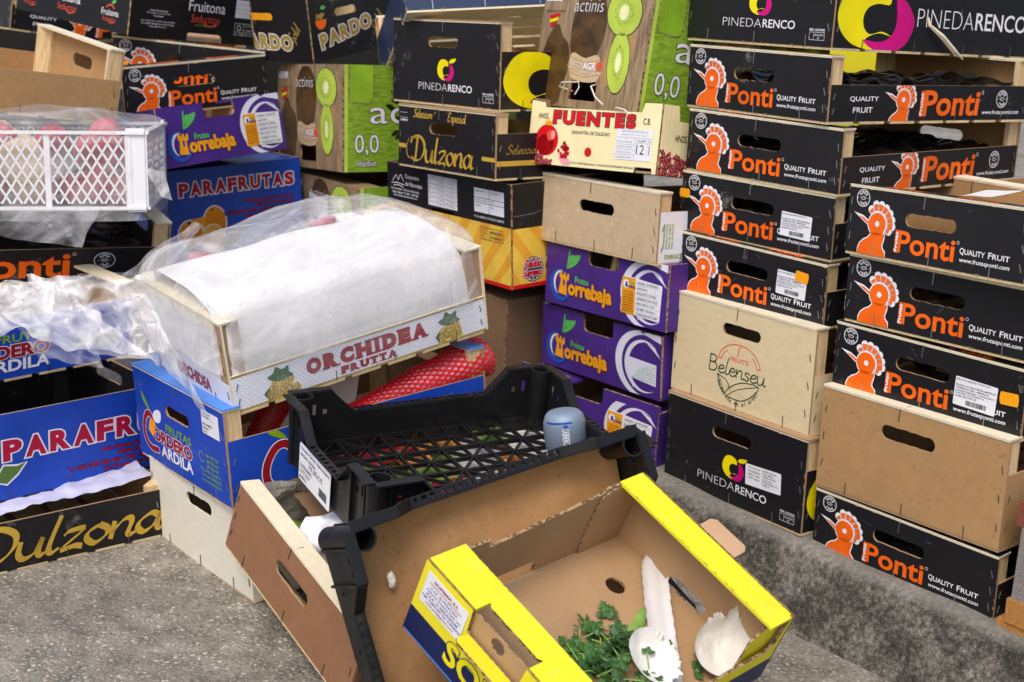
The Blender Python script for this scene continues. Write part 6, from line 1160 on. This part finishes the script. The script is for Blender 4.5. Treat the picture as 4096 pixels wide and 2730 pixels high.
for k in range(34):
    bx, by = rnd.uniform(122, 205), rnd.uniform(150, 238); ang = rnd.uniform(0, 6.28); ln = rnd.uniform(18, 46); z0 = rnd.uniform(8, 24)
    p0 = Vector((bx, by, z0)); p1 = p0+Vector((math.cos(ang)*ln, math.sin(ang)*ln, rnd.uniform(-4, 10))); p1.z = max(8, p1.z); pm_ = (p0+p1)/2+Vector((rnd.uniform(-6, 6), rnd.uniform(-6, 6), 5)); g.tube([p0, pm_, p1], .9, 'bean', 5); stems.append((p1, ang)); stems.append((pm_, ang+rnd.uniform(-1, 1)))
    if rnd.random() < .6: stems.append((p0.lerp(p1, .75), ang+rnd.uniform(-1.5, 1.5)))
stems += [(Vector((146+rnd.uniform(-14, 14), 148+rnd.uniform(-12, 12), 9)), rnd.uniform(0, 6)) for k in range(8)]+[(Vector((212, 300, 9)), 1.2), (Vector((216, 304, 10)), .2), (Vector((110, 238, 8)), 2.6), (Vector((106, 244, 9)), 2.), (Vector((222, 284, 8)), 1.)]
for p, an in stems:
    up = Vector((rnd.uniform(-.6, .6), rnd.uniform(-.6, .6), 1)).normalized()
    for da in (-.95, 0, .95):
        d = Vector((math.cos(an+da), math.sin(an+da), rnd.uniform(-.25, .35))).normalized(); sd_ = d.cross(up).normalized(); ln = rnd.uniform(10, 18); b0 = p+d*2
        out = [(0, .0), (.25, .42), (.3, .2), (.5, .62), (.58, .28), (.8, .4), (.82, .14), (1.05, 0)]
        pts = [b0+d*ln*u+sd_*ln*v_*.8+up*(2.2*noise.noise(Vector((u*3, v_*3, p.x)))) for u, v_ in out]+[b0+d*ln*u-sd_*ln*v_*.8+up*(2.2*noise.noise(Vector((u*3, -v_*3, p.x)))) for u, v_ in out[-2:0:-1]]
        c = b0+d*ln*.45+up*1.4; m0 = len(pts); g.add([c]+pts, [(0, 1+i, 1+(i+1) % m0) for i in range(m0)], 'parsley')
tag(g.obj('parsley_bunch', None, mm(MS)), 'wilting bunch of green parsley in the yellow carton', 'parsley')

# ------------------------------------------------------------------ car glimpsed far off at the top left
M = Matrix.Translation((-4300, 9300, 0)) @ Matrix.Rotation(R(8), 4, 'Z'); root = empty('parked_car', M, 'pale blue car far behind the heap at the top left corner', 'car')
pf = [(0, 260), (60, 560), (700, 760), (1300, 850), (1800, 1350), (3100, 1380), (3700, 900), (4150, 840), (4250, 500), (4200, 260)]
g = G(); n = len(pf); vs = [(q[0]-3000, 0 if q[1] < 860 else 130, q[1]) for q in pf]+[(q[0]-3000, 1700 if q[1] < 860 else 1570, q[1]) for q in pf]
g.add(vs, [tuple(range(n)), tuple(range(n, 2*n))[::-1]]+[(i, i+n, (i+1) % n+n, (i+1) % n) for i in range(n)], 'car_paint'); g.obj('body', root)
g = G(); g.box(-1050, 30, 60, 64, 0, 0, 'glass_dark') if False else g.add([(-1620, 40, 900), (580, 40, 900), (120, 118, 1300), (-1150, 118, 1300)], [(0, 1, 2, 3)], 'glass_dark'); g.obj('side_window', root)
for cx in (-2200, 420):
    g = G(); g.tube([(cx, -20, 310), (cx, 190, 310)], 310, 'tyre_rubber', 28); wo = g.obj('wheel', root); g = G(); g.tube([(cx, -28, 310), (cx, -18, 310)], 190, 'chrome', 20); g.obj('rim', wo)
g = G(); g.box(-3020, 1260, -45, 20, 230, 330, 'white_plastic'); g.obj('sill_trim', root)
